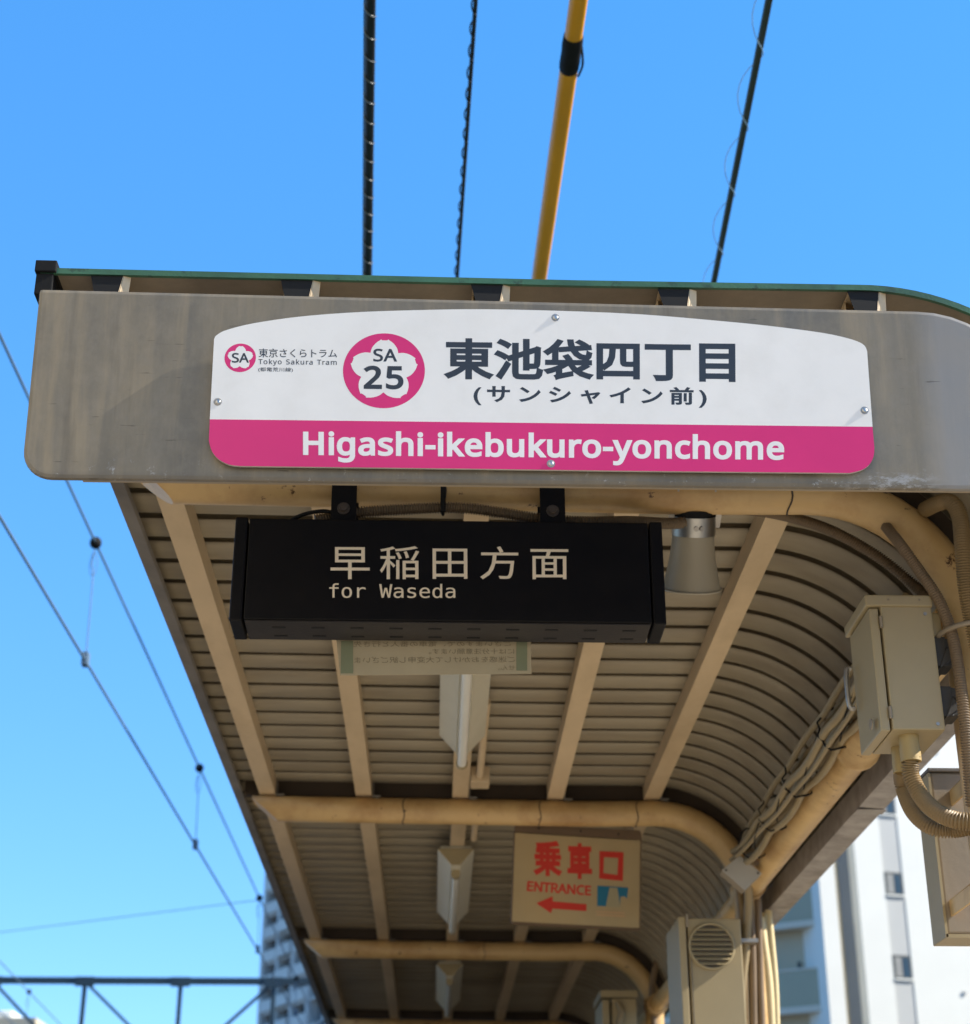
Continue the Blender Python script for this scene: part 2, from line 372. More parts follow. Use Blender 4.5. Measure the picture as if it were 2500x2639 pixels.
# pipe frames
RT = .0375
def frame(Y, droop):
    R = .26; cx, cz = .64, 1.2875 - .26
    p = [(-.545, Y, 1.2875), (-.2, Y, 1.2875), (.2, Y, 1.2875), (.45, Y, 1.2875)]
    for i in range(0, 13): a = radians(90 - 7 * i); p.append((cx + R * cos(a), Y, cz + R * sin(a)))
    q = [(.899, Y, .985), (.898, Y, .90), (.898, Y, .78), (.899, Y, .6), (.90, Y, .3), (.90, Y, GZ)]
    g_ = G().tube(p, RT, 24)
    b = obj('beam', g_, M['beam'], canopy)
    # mitred end of the beam: its lower half cut away
    bm = bmesh.new(); bm.from_mesh(b.data)
    o_ = org(b); pc = W((-.545 + .03, Y, 1.2875)) - o_
    bmesh.ops.bisect_plane(bm, geom=bm.verts[:] + bm.edges[:] + bm.faces[:], plane_co=pc, plane_no=Vector((-.62, 0, -.78)), clear_outer=True)
    ed = [e for e in bm.edges if e.is_boundary]
    if ed: 
        f_ = bmesh.ops.holes_fill(bm, edges=ed)['faces']
        for q_ in f_: q_.smooth = False
    bm.to_mesh(b.data); bm.free()
    obj('post', G().tube(spline([p[-1]] + q, 4), RT, 20), M['beam'], canopy)
    gv = []  # near-black strip over the beam stands in for shade under the sheet
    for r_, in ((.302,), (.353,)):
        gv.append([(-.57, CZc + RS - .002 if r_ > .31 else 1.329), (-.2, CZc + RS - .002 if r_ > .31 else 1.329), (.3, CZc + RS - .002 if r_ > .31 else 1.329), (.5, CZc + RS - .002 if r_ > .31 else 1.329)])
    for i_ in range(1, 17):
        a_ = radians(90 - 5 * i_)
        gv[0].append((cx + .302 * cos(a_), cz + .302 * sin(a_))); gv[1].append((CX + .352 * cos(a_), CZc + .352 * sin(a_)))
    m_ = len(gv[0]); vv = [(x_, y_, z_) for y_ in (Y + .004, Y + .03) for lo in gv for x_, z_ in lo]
    obj('shade_strip', G().add(vv, [f for j in range(m_ - 1) for f in ((j, j + 1, m_ + j + 1, m_ + j), (2 * m_ + j, 3 * m_ + j, 3 * m_ + j + 1, 2 * m_ + j + 1), (j, 2 * m_ + j, 2 * m_ + j + 1, j + 1))]), M['shade_strip'], canopy)
    for x in PX:                       # clips and bolts where purlins cross the frame
        c_ = obj('purlin_clip', G().box(x + .0265, x + .0295, Y - .032, Y - .004, 1.318, 1.362).box(x + .0295, x + .05, Y - .030, Y - .006, 1.3215, 1.3255), M['flash'], canopy)
        c_ = obj('bolt', G().tube([(x + .04, Y - .018, 1.327), (x + .04, Y - .018, 1.302)], .004, 6), M['dullsteel'], canopy)
    return b
for i, Y in enumerate(FR): frame(Y, 0)
# purlins, one length per bay
ends = [Y0 - .036] + [y for y in FR[1:-1]] + [Y1]
for i, x in enumerate(PX):
    for j, (a, b) in enumerate(zip(ends, ends[1:])):
        j_ = random.uniform(-.0015, .0015)
        z0, z1 = 1.326, 1.3745; w = .0235; t = .0022
        if j == 0:                    # lipped channel; a near-black plate stands in for its shaded inside
            gg = G().box(x - w, x + w, a, b - .002, z0 + j_, z0 + j_ + t).box(x + w - t, x + w, a, b - .002, z0 + j_ + t, z1)
            gg.box(x - w, x + w - t, a, b - .002, z1 - t, z1).box(x - w, x - w + t, a + .03, b - .002, z0 + j_ + t, z1 - t)
            gg.add([(x + w - .010, a - .0015, z0 - .004), (x + w + .007, a + .003, z0 - .004), (x + w + .010, a + .003, z1 - .0005), (x + w - .001, a - .0015, z1 - .0005)], [(0, 1, 2, 3)])
            p_ = obj('purlin', gg, M['purlin'], canopy)
            obj('purlin_end_shade', G().prism([(x - w + .010, a - .0006, z0 - .002), (x + w - .008, a - .0006, z0 - .002), (x + w + .0, a - .0006, z1 - .0008), (x - w - .002, a - .0006, z1 - .0008)], (0, -.0006, 0)), M['slot'], p_)
        else:
            obj('purlin', G().box(x - w, x + w, a + .003, b - .003, z0 + j_, z1), M['purlin'], canopy, bevel=.003)
# left edge flashing
g = G().prism([(-.604, Y0, 1.338), (-.578, Y0, 1.334), (-.575, Y0, 1.342), (-.596, Y0, 1.347), (-.597, Y0, 1.405), (-.604, Y0, 1.405)], (0, Y1 - Y0, 0))
obj('edge_flashing', g, M['flash'], canopy)
obj('edge_upstand', G().box(-.6035, -.5975, YS + .06, Y1, 1.4055, 1.428), M['green'], canopy)
g = G().box(-.608, -.576, Y0 - .045, Y0 + .02, 1.3745, 1.394).box(-.606, -.580, Y0 - .04, Y0 + .02, 1.338, 1.374)
obj('flashing_cap', g, M['rubber'], canopy, bevel=.002)
# gutter along the right eave
gy0, gy1 = 2.25, 5.27
g = G().prism([(.985, gy0, 1.028), (1.045, gy0, 1.024), (1.052, gy0, 1.135), (1.047, gy0, 1.135), (1.041, gy0, 1.030), (.989, gy0, 1.033), (.987, gy0, 1.086), (.983, gy0, 1.086)], (0, gy1 - gy0, 0))
obj('gutter', g, M['gutter'], canopy)
obj('gutter_end', G().prism([(.985, gy1, 1.030), (1.043, gy1, 1.028), (1.046, gy1, 1.10), (.985, gy1, 1.086)], (0, .004, 0)), M['gutter'], canopy)
obj('gutter_seam', G().box(.980, 1.049, 3.86, 3.90, 1.0215, 1.0235), M['gutter'], canopy)
# long pipe joining the posts, with its coupling
obj('long_pipe', G().tube([(.900, 2.94, 1.058), (.900, 4.92, 1.058)], .037, 18), M['beam'], canopy)
obj('long_pipe', G().tube([(.905, 4.96, 1.058), (.905, 7.12, 1.058)], .031, 18), M['beam'], canopy)
obj('long_pipe', G().tube([(.905, 7.16, 1.058), (.905, 9.36, 1.058)], .031, 18), M['beam'], canopy)
g = G().tube([(.900, 2.72, 1.058), (.900, 3.48, 1.058), (.900, 3.481, 1.058), (.900, 3.50, 1.058)], .043, 18, radii=[.043, .043, .048, .048])
obj('pipe_coupling', g, M['beam'], canopy)
for Y in FR[1:4]: obj('pipe_coupling', G().tube([(.900, Y - .09, 1.058), (.900, Y + .05, 1.058)], .042, 18), M['beam'], canopy)
obj('gusset', G().prism([(.86, 4.95, .98), (.80, 4.95, .90), (.82, 4.95, .88), (.88, 4.95, .95)], (0, .02, 0)), M['beam'], canopy)

# fascia panel across the front, leaning out at the top
FA = atan2(.093, 1)
FU, FV, FN = Vector((1, 0, 0)), Vector((0, -sin(FA), cos(FA))), Vector((0, -cos(FA), -sin(FA)))
FO = Vector((0, 2.10, 1.304))
def onF(x, y, off=0, src=True):
    r = ray(x, y, src); o_ = FO + FN * off
    return r * (o_.dot(FN) / r.dot(FN))
def FL(u, v, off=0): return FO + FU * u + FV * v + FN * off
def uv(p): d = p - FO; return d.dot(FU), d.dot(FV)
def arc(cx, cy, r, a0, a1, n=8): return [(cx + r * cos(radians(a0 + (a1 - a0) * i / n)), cy + r * sin(radians(a0 + (a1 - a0) * i / n))) for i in range(n + 1)]
vb = uv(onF(150 * S, 925.5 * S))[1]
ul = uv(onF(75 * S, 563 * S))[0]
loop = [(ul, .0080)] + arc(ul + .042, vb + .042, .042, 180, 270, 8) + arc(.85 - .045, vb + .045, .045, 270, 360, 6) + arc(.85 - .16, -.166, .16, 0, 90, 10)
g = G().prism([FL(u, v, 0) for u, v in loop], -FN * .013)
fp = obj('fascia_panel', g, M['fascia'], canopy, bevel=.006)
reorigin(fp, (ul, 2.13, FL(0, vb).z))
# folded lip under the panel
g = G().box(-.50, .82, 2.138, 2.145, FL(0, vb).z + .0035, FL(0, vb).z + .010)
reorigin(obj('panel_lip', g, M['cabinet2'], canopy), (-.6, 2.13, 1.02))
for x in (-.3, .35): obj('panel_bracket', G().box(x, x + .03, 2.14, 2.60, 1.27, 1.278), M['flash'], canopy)

# ------------------------------------------------------------ lettering
GL = {"n":{"-":[258,[[32,184,32,246,226,246,226,184]]],"2":[459,[[417,0,38,0,38,59,188,210,261,287,287,320,306,353,318,387,322,424,315,466,294,496,261,514,221,520,181,517,147,506,115,489,83,466,45,513,94,548,122,561,153,572,186,578,221,581,246,579,270,576,293,570,313,562,347,540,372,510,382,492,388,472,392,451,394,428,393,406,389,385,383,364,375,344,365,324,353,305,340,286,324,267,247,185,128,67,128,64,417,64]]],"5":[459,[[221,351,249,350,275,346,300,340,322,331,343,320,361,307,376,291,389,274,400,254,407,232,412,209,413,183,411,154,407,128,399,103,387,81,373,60,356,43,336,28,314,15,289,5,261,-2,231,-7,199,-8,177,-8,156,-6,136,-4,116,0,80,10,51,23,51,90,82,74,121,62,161,55,200,52,239,55,274,65,302,82,323,106,336,137,341,176,339,202,332,225,321,245,306,262,287,275,262,284,232,290,197,292,146,288,99,280,64,302,86,573,373,573,373,508,146,508,132,342,169,348]]],"A":[512,[[437,0,368,177,141,177,73,0,0,0,224,575,289,575,512,0],[282,415,274,438,263,473,255,500,247,468,238,438,230,415,165,241,346,241]]],"C":[507,[[323,517,301,516,280,513,260,508,241,502,206,482,178,456,166,440,155,423,146,404,139,383,133,361,129,337,126,312,125,286,126,252,131,220,138,191,147,164,160,139,175,117,192,99,213,83,236,71,262,62,291,57,322,55,359,57,394,62,460,78,460,15,427,5,393,-2,375,-5,356,-7,335,-8,312,-8,270,-6,232,1,197,12,166,28,139,48,115,72,95,99,78,131,65,165,56,203,51,244,49,287,50,319,53,349,59,378,67,406,77,432,89,456,103,478,120,499,138,517,159,534,181,548,206,559,233,569,261,575,292,579,324,581,346,580,367,578,388,576,409,572,448,561,482,547,453,486,394,508,360,515]]],"E":[446,[[398,0,78,0,78,573,398,573,398,509,150,509,150,330,383,330,383,268,150,268,150,63,398,63]]],"H":[594,[[516,0,443,0,443,267,150,267,150,0,78,0,78,573,150,573,150,330,443,330,443,573,516,573]]],"K":[496,[[496,0,411,0,209,273,150,222,150,0,78,0,78,573,150,573,150,290,199,345,249,399,403,573,488,573,261,323]]],"N":[609,[[532,0,447,0,141,476,138,476,141,432,143,378,144,320,144,0,78,0,78,573,161,573,467,99,470,99,468,137,466,193,464,249,464,573,532,573]]],"R":[499,[[236,573,270,571,301,568,329,562,353,555,375,544,393,532,409,517,422,500,432,481,439,460,443,436,444,410,440,368,427,334,408,306,385,285,358,269,330,257,487,0,403,0,264,237,150,237,150,0,78,0,78,573],[232,510,150,510,150,298,236,298,268,299,296,304,319,313,338,325,352,341,362,359,368,381,370,407,366,440,355,467,336,486,310,500,275,507]]],"S":[440,[[403,153,401,128,396,106,389,85,378,66,364,49,348,35,328,22,307,11,283,3,257,-3,228,-7,198,-8,137,-5,83,4,41,19,41,88,73,76,113,65,134,60,156,57,179,55,201,55,240,57,273,66,298,79,316,98,327,120,330,147,327,173,318,194,302,213,277,230,261,238,242,247,220,255,196,265,131,294,106,311,85,330,69,351,57,375,50,403,48,435,50,457,54,477,61,496,71,513,84,528,99,542,116,553,136,563,157,571,180,576,205,579,231,581,254,580,276,578,297,576,318,572,355,562,389,549,366,487,302,508,266,515,229,517,196,515,169,507,148,494,133,478,124,457,121,434,124,407,133,386,149,367,172,351,187,343,204,335,224,327,246,318,270,309,293,299,313,289,332,279,362,255,385,228,398,194]]],"T":[446,[[259,0,187,0,187,509,8,509,8,573,437,573,437,509,259,509]]],"a":[450,[[231,437,268,435,299,428,326,418,347,403,364,383,376,358,383,328,385,293,385,0,334,0,320,61,317,61,298,40,279,22,258,9,234,-1,206,-6,172,-8,136,-5,103,6,75,23,55,48,41,80,37,119,40,150,50,176,65,199,87,219,116,234,152,245,194,253,243,257,316,259,316,285,310,330,293,359,265,375,227,380,194,378,163,370,106,347,84,400,115,414,151,426,170,431,190,434,210,436],[252,208,215,205,184,200,159,192,141,182,118,155,110,119,115,87,132,66,157,53,188,49,215,51,238,56,260,66,279,79,295,96,306,117,313,142,315,172,315,210]]],"b":[493,[[139,461,138,410,135,373,139,373,161,398,189,419,206,427,226,432,248,436,272,437,310,434,344,423,374,406,401,381,422,350,437,312,446,267,449,215,448,180,444,147,437,118,427,91,415,68,400,48,384,31,365,17,344,6,322,-2,298,-6,272,-8,248,-7,226,-3,206,2,189,10,161,31,139,55,133,55,119,0,68,0,68,609,139,609],[260,379,219,374,188,361,165,339,150,308,145,289,142,268,139,244,139,217,139,214,140,177,145,144,153,116,165,93,181,74,202,61,229,53,261,51,288,53,312,61,332,74,348,93,360,117,369,145,374,178,376,216,374,254,369,287,360,315,348,338,331,356,311,368,288,376]]],"c":[385,[[241,-8,213,-7,187,-2,162,5,139,15,118,28,99,45,83,65,69,87,58,114,50,143,46,176,44,213,46,250,51,284,59,315,71,342,85,365,102,385,121,401,142,415,166,425,191,432,217,436,245,438,278,436,309,431,336,424,358,415,337,356,292,370,244,376,204,371,172,358,148,335,131,303,125,284,120,263,118,239,117,213,118,189,120,166,125,145,131,126,148,94,172,71,202,58,240,53,273,55,302,60,351,78,351,15,328,5,304,-2,275,-7]]],"d":[493,[[221,-8,182,-5,148,6,118,23,92,48,71,79,56,117,47,162,44,214,47,266,56,311,71,350,93,381,119,406,149,424,183,434,221,438,253,436,280,429,303,420,323,407,340,391,354,374,359,374,356,405,354,438,354,609,425,609,425,0,368,0,358,58,354,58,340,40,323,24,303,11,279,1,252,-6],[232,51,263,53,290,60,311,71,328,88,340,109,348,135,354,165,355,200,355,213,354,251,349,284,340,313,329,336,313,355,291,369,264,377,231,379,204,376,181,368,162,354,146,334,133,309,124,281,119,249,117,213,119,176,124,144,133,116,146,93,162,74,181,61,205,53]]],"e":[452,[[234,438,261,436,286,432,308,424,329,414,348,401,364,385,378,367,390,346,399,323,406,299,410,272,411,244,411,201,117,201,120,167,127,137,139,111,154,90,174,74,197,62,224,55,254,52,293,54,327,60,392,82,392,20,359,8,327,-1,292,-6,251,-8,221,-6,194,-2,167,6,143,17,121,31,101,48,85,68,70,91,59,117,51,146,46,177,44,212,46,246,50,277,57,306,68,333,81,357,96,378,114,395,134,411,157,423,181,431,207,436],[233,380,209,378,188,372,170,362,154,348,140,330,130,309,123,285,119,257,338,257,335,292,326,322,312,346,292,364,266,376]]],"f":[276,[[266,375,158,375,158,0,87,0,87,375,12,375,12,408,87,432,87,457,88,483,92,507,97,528,104,547,124,577,152,597,186,609,227,613,274,609,310,599,292,544,262,552,228,556,197,550,175,532,162,502,158,458,158,430,266,430]]],"g":[493,[[221,438,261,434,297,422,329,402,355,373,359,373,369,430,425,430,425,-7,424,-36,420,-63,413,-88,404,-109,392,-129,378,-146,361,-160,341,-172,318,-181,293,-187,264,-191,233,-192,210,-192,188,-191,167,-189,147,-186,110,-177,78,-165,78,-100,111,-114,149,-125,170,-129,191,-132,214,-133,237,-134,263,-132,286,-126,306,-116,324,-101,337,-84,347,-63,353,-39,355,-13,355,4,356,32,358,57,354,57,329,28,299,8,263,-4,221,-8,182,-4,147,7,117,25,91,51,70,83,56,121,47,164,44,214,47,263,56,306,70,344,91,377,117,404,147,423,181,434],[230,379,197,374,169,359,147,336,130,303,125,284,120,262,118,239,117,213,119,176,124,143,134,115,146,92,163,73,182,60,205,52,232,50,262,52,288,58,309,69,326,85,340,105,349,131,354,161,356,197,356,214,355,242,353,267,349,289,343,309,326,340,302,362,270,374]]],"h":[496,[[139,431,138,399,135,370,140,370,155,391,174,407,196,420,221,429,247,435,273,437,298,436,321,433,342,428,360,421,391,400,413,370,421,351,426,330,430,306,431,280,431,0,361,0,361,275,359,299,355,321,348,338,338,353,308,372,265,379,222,374,189,360,166,338,150,308,145,289,142,269,139,246,139,222,139,0,68,0,68,609,139,609]]],"i":[207,[[139,430,139,0,68,0,68,430],[104,591,119,588,133,580,142,566,145,546,142,526,133,512,119,504,104,501,88,504,75,512,66,526,63,546,66,566,75,580,88,588]]],"k":[428,[[138,291,137,257,135,221,138,221,152,240,172,264,189,285,326,430,409,430,235,246,421,0,336,0,187,200,138,158,138,0,68,0,68,609,138,609]]],"m":[750,[[540,438,574,436,603,429,628,417,649,401,665,379,676,352,683,319,685,280,685,0,615,0,615,277,610,321,594,353,567,372,528,379,499,376,474,369,454,358,438,342,426,322,418,298,413,270,411,237,411,0,342,0,342,277,339,308,332,333,320,353,303,367,281,376,253,379,215,374,185,360,164,338,150,308,145,290,141,269,139,247,139,223,139,0,68,0,68,430,125,430,136,371,140,371,155,392,173,409,194,422,217,431,241,436,266,438,290,437,312,433,332,428,349,420,378,398,398,366,402,366,414,383,427,398,443,410,461,420,480,428,499,433,519,437]]],"n":[496,[[275,438,311,436,343,429,369,417,391,401,409,379,421,352,428,319,431,280,431,0,361,0,361,275,359,299,355,321,348,338,338,353,308,372,265,379,232,376,204,368,182,356,166,338,154,316,146,289,140,258,139,223,139,0,68,0,68,430,125,430,136,371,140,371,156,392,175,409,198,422,222,431,248,436]]],"o":[485,[[442,216,441,190,438,165,434,142,428,121,420,101,411,82,400,66,388,51,359,25,324,7,305,0,285,-4,264,-7,241,-8,200,-4,163,7,129,25,100,51,88,66,77,82,67,101,59,121,52,142,48,165,45,190,44,216,46,250,50,282,58,310,68,336,81,360,97,380,116,397,137,412,161,423,186,431,214,436,244,438,272,436,299,431,324,423,347,412,368,397,387,380,403,360,417,336,428,310,436,282,440,250],[117,216,118,191,120,169,125,147,130,128,147,95,172,71,203,56,243,51,282,56,314,71,339,95,356,128,361,147,366,169,368,191,369,216,368,240,365,263,361,284,355,303,338,335,314,359,282,374,242,379,212,376,185,368,164,354,147,335,134,311,124,284,119,252]]],"r":[331,[[269,438,295,437,319,433,310,368,287,372,264,374,240,371,217,363,195,351,176,334,161,313,149,289,141,261,139,229,139,0,68,0,68,430,126,430,134,351,137,351,152,374,170,395,191,413,214,426,240,435]]],"s":[384,[[348,119,343,80,327,49,302,24,268,6,248,0,226,-4,202,-7,176,-8,135,-6,99,-1,68,8,42,19,42,83,104,60,141,52,178,49,224,53,256,66,274,86,280,112,278,128,271,141,259,154,239,167,174,196,103,228,76,245,57,266,45,292,41,324,44,350,52,372,66,392,85,408,109,421,137,430,168,436,202,438,240,436,275,430,308,421,339,409,315,353,258,372,228,378,197,380,159,377,131,366,114,350,108,328,111,312,119,298,133,286,154,274,219,246,289,215,314,197,333,176,344,150]]],"t":[289,[[212,50,245,53,272,59,272,5,240,-4,200,-8,167,-5,138,4,112,20,91,44,84,60,78,79,75,100,74,125,74,375,13,375,13,409,75,437,103,528,144,528,144,430,269,430,269,375,144,375,144,127,149,93,163,69,185,54]]],"u":[496,[[427,430,427,0,370,0,359,57,356,57,340,36,321,20,298,8,273,-1,247,-6,220,-8,195,-7,173,-4,152,1,134,8,103,29,81,59,73,78,68,99,64,122,63,148,63,430,135,430,135,153,136,129,141,108,148,91,158,76,188,57,230,51,273,55,306,69,330,91,345,121,350,140,354,160,356,182,357,206,357,430]]],"w":[630,[[346,243,336,276,328,308,321,335,316,357,313,357,308,335,302,307,294,275,284,242,207,1,127,1,9,431,82,431,141,201,153,154,163,109,169,73,172,73,178,97,185,128,193,160,201,188,277,431,354,431,428,188,440,149,451,109,457,74,460,74,466,108,477,153,489,201,549,431,621,431,502,1,419,1]]],"x":[424,[[170,220,22,430,102,430,213,268,322,430,402,430,253,220,410,0,330,0,213,172,94,0,14,0]]],"y":[409,[[1,430,76,430,169,185,184,144,196,105,205,68,209,68,224,121,245,186,333,430,409,430,224,-59,207,-97,188,-130,165,-156,138,-176,106,-188,67,-192,34,-190,9,-186,9,-130,30,-133,56,-135,79,-132,99,-126,116,-114,130,-99,142,-80,152,-59,174,-2]]]},"m":{"W":[429,[[0,520,69,520,118,98,178,377,251,377,311,97,361,520,429,520,352,0,285,0,214,309,144,0,78,0]]],"a":[429,[[244,196,223,196,197,195,174,191,155,185,139,176,117,152,110,118,116,86,132,63,157,48,190,44,216,46,238,53,257,64,274,80,287,100,296,124,302,151,304,182,304,196],[369,222,369,0,304,0,304,58,281,28,253,6,218,-6,177,-10,149,-8,123,-2,101,9,82,24,66,42,55,63,49,87,46,114,49,144,57,171,71,194,90,212,114,227,144,238,179,244,218,246,304,246,304,256,298,297,281,324,250,340,206,345,173,343,140,336,107,324,75,308,75,372,143,393,175,398,206,399,229,398,251,396,271,391,289,385,320,367,344,342,356,323,363,299,367,267]]],"d":[429,[[299,340,299,542,363,542,363,0,299,0,299,49,280,24,256,5,227,-6,195,-10,161,-7,131,4,106,21,83,45,66,75,53,110,45,150,43,196,45,241,53,281,66,316,84,345,106,369,132,386,161,396,195,399,228,396,257,384,281,366],[110,195,112,160,116,129,124,103,134,82,163,54,204,44,226,47,245,54,261,66,275,83,285,104,293,130,297,160,299,195,297,229,293,260,285,286,275,307,261,324,245,336,226,343,204,345,163,336,134,307,124,286,116,260,112,230]]],"e":[429,[[387,211,387,180,110,180,110,178,112,148,118,121,128,98,143,79,161,64,183,53,208,46,237,44,268,47,301,54,335,66,372,84,372,20,336,7,302,-3,268,-8,236,-10,193,-7,155,4,122,21,94,44,72,74,56,109,46,149,43,195,46,239,55,279,71,313,93,344,120,368,151,385,187,396,227,399,262,396,293,387,321,371,344,349,363,321,376,289,384,252],[323,230,321,256,316,279,308,299,296,316,266,338,224,345,202,343,182,337,164,328,148,314,134,298,124,278,116,255,112,229]]],"f":[429,[[370,542,370,489,297,489,268,485,249,474,239,455,236,424,236,390,370,390,370,340,236,340,236,0,172,0,172,340,68,340,68,390,172,390,172,417,174,447,179,473,189,494,201,511,218,525,239,534,264,540,293,542]]],"o":[429,[[214,345,192,343,172,336,155,324,141,307,130,286,122,260,117,230,116,195,117,160,122,129,130,104,141,82,155,66,172,54,192,47,214,44,238,47,258,54,275,66,289,82,300,104,307,129,312,160,314,195,312,230,307,260,300,286,289,307,275,324,258,336,238,343],[214,399,253,396,286,386,315,370,339,347,357,318,371,282,379,241,382,195,379,148,371,107,358,71,339,42,315,19,286,3,253,-7,214,-10,176,-7,143,3,114,19,91,42,72,71,58,107,50,148,48,195,50,241,58,282,72,318,91,347,114,370,143,386,176,396]]],"r":[429,[[402,310,381,323,360,333,338,338,314,340,286,338,261,331,240,319,222,303,208,282,198,257,192,227,190,194,190,0,126,0,126,390,190,390,190,314,200,333,211,350,224,365,240,377,257,387,276,394,297,398,319,399,341,398,363,393,383,386,402,375]]],"s":[429,[[339,376,339,314,311,328,283,338,255,344,227,346,189,342,162,332,146,314,140,289,144,266,156,250,167,243,184,237,207,231,236,225,262,220,284,214,304,206,320,196,334,183,352,152,359,113,356,85,348,61,336,40,318,22,295,8,268,-2,238,-8,203,-10,143,-4,74,14,74,80,109,64,143,53,175,46,205,44,242,48,271,61,288,81,294,109,289,130,273,147,246,160,209,171,206,171,182,176,156,183,134,191,116,201,101,213,82,243,76,282,78,309,85,332,97,352,114,369,135,382,160,392,189,397,222,399,282,394]]]}}
def polytext(s, key, weight, track=1.0, space=300):
    c = bpy.data.curves.new('t', 'CURVE'); c.dimensions = '2D'; c.fill_mode = 'BOTH'; x = 0
    for ch in s:
        if ch == ' ': x += space * track; continue
        a, ps = GL[key][ch]
        for p in ps:
            sp = c.splines.new('POLY'); n_ = len(p) // 2; sp.points.add(n_ - 1); sp.use_cyclic_u = True
            for i in range(n_): sp.points[i].co = ((p[2 * i] + x) / 1000, p[2 * i + 1] / 1000, 0, 1)
        x += a * track
    c.bevel_depth = weight; c.bevel_resolution = 0
    return c
def cjk(s, weight, space=1.0):
    c = bpy.data.curves.new('t', 'FONT'); c.body = s; c.size = 1; c.space_character = space
    c.bevel_depth = weight; c.bevel_resolution = 0; c.resolution_u = 3
    return c
def place(name, c, quad, material, parent, nrm, th=.00003, lift=.00006, label=None):
    """meshes the lettering and lays it on a surface between four corners: TL, TR, BR, BL (drafting units)"""
    o_ = bpy.data.objects.new('t', c); sc.collection.objects.link(o_)
    bpy.context.view_layer.update()
    me = bpy.data.meshes.new_from_object(o_.evaluated_get(bpy.context.evaluated_depsgraph_get()))
    bpy.data.objects.remove(o_)
    xs = [v.co.x for v in me.vertices]; ys = [v.co.y for v in me.vertices]; zs = [v.co.z for v in me.vertices]
    x0, x1, y0, y1 = min(xs), max(xs), min(ys), max(ys); zm = max(max(zs), 1e-6)
    TL, TR, BR, BL = [Vector(q) for q in quad]; base = org(parent)
    for v in me.vertices:
        a = (v.co.x - x0) / (x1 - x0); b = (v.co.y - y0) / (y1 - y0)
        p = (BL.lerp(BR, a)).lerp(TL.lerp(TR, a), b) + nrm * (lift + th * (v.co.z / zm))
        v.co = W(p) - base
    me.polygons.foreach_set('use_smooth', [False] * len(me.polygons))
    me.name = name; me.materials.clear(); me.materials.append(material)
    o = bpy.data.objects.new(name, me); sc.collection.objects.link(o); o.parent = parent
    if label: o['label'] = label
    return o

# ------------------------------------------------------------ station name sign
ST = .0105
sign = thing('station_sign', FL(.14, -.15, .008), 'white and pink station name board screwed to the front of the canopy', 'sign')
z1 = lambda x, y: (x / 1.5008, 640 + y / 1.5008)
z2 = lambda x, y: (1250 + x / 1.5008, 640 + y / 1.5008)
def fo(off, *pts): return [uv(onF(x, y, off)) for x, y in pts]
top = [z1(828, 352), z1(832, 342), z1(842, 333), z1(870, 318), z1(950, 296), z1(1060, 277), z1(1200, 260), z1(1400, 246), z1(1650, 238), z2(0, 235.5), z2(300, 242), z2(600, 255), z2(900, 280), z2(1100, 300), z2(1300, 326), z2(1400, 347), z2(1450, 364), z2(1470, 379), z2(1478, 397)]
bandR, bandL = z2(1499, 690), z1(811.5, 661)
bot = [z2(1506, 770), z2(1503, 805), z2(1485, 838), z2(1455, 858), z2(1410, 869), z2(1000, 866), z2(500, 860), z2(0, 853), z1(1400, 847), z1(930, 842), z1(885, 836), z1(845, 815), z1(820, 785), z1(808, 745)]
def smooth_poly(p, n=4): 
    q = spline([Vector((a, b, 0)) for a, b in p], n); return [(v.x, v.y) for v in q]
outl = smooth_poly(fo(ST, *top), 3)
bb = fo(ST, *bot)
lowc1 = smooth_poly(bb[:5], 3); lowc2 = smooth_poly(bb[9:], 3)
full = outl + fo(ST, bandR) + lowc1 + [bb[6], bb[7]] + lowc2 + fo(ST, bandL)
obj('board_back', G().prism([FL(u, v, ST - .0007) for u, v in full], -FN * .0045), M['edge'], sign, bevel=.0006)
obj('white_face', G().add([FL(u, v, ST) for u, v in outl + fo(ST, bandR, bandL)], [tuple(range(len(outl) + 2))]), M['white'], sign)
pk = fo(ST, bandR) + lowc1 + [bb[6], bb[7]] + lowc2 + fo(ST, bandL)
obj('pink_band', G().add([FL(u, v, ST) for u, v in pk], [tuple(range(len(pk)))]), M['pink'], sign)
for x_, y_ in ((.0, -.1), (.35, -.1), (-.25, -.22), (.55, -.22)): obj('stand_off', G().tube([FL(x_, y_, ST - .0055), FL(x_, y_, 0)], .006, 8), M['dullsteel'], sign)
TQ = lambda f, off, *p: [onF(*f(*q), off) for q in p]
q1 = lambda x, y: (540 + x / 2.8424, 780 + y / 2.8424)
q2 = lambda x, y: (1100 + x / 1.5633, 780 + y / 1.5633)
place('station_name', cjk('東池袋四丁目', .030, 1.015), TQ(q2, ST, (68, 141), (1243, 154), (1244, 321), (67, 308)), M['ink'], sign, FN)
place('station_subtitle', cjk('(サンシャイン前)', .027, 1.42), TQ(q2, ST, (188, 329), (1128, 341), (1128, 424), (188, 413)), M['ink'], sign, FN)
place('station_name_roman', polytext('Higashi-ikebukuro-yonchome', 'n', .027, 1.04), [onF(*p, ST) for p in ((781, 1109), (2021, 1121), (2021, 1204), (781, 1191))], M['wtext'], sign, FN)
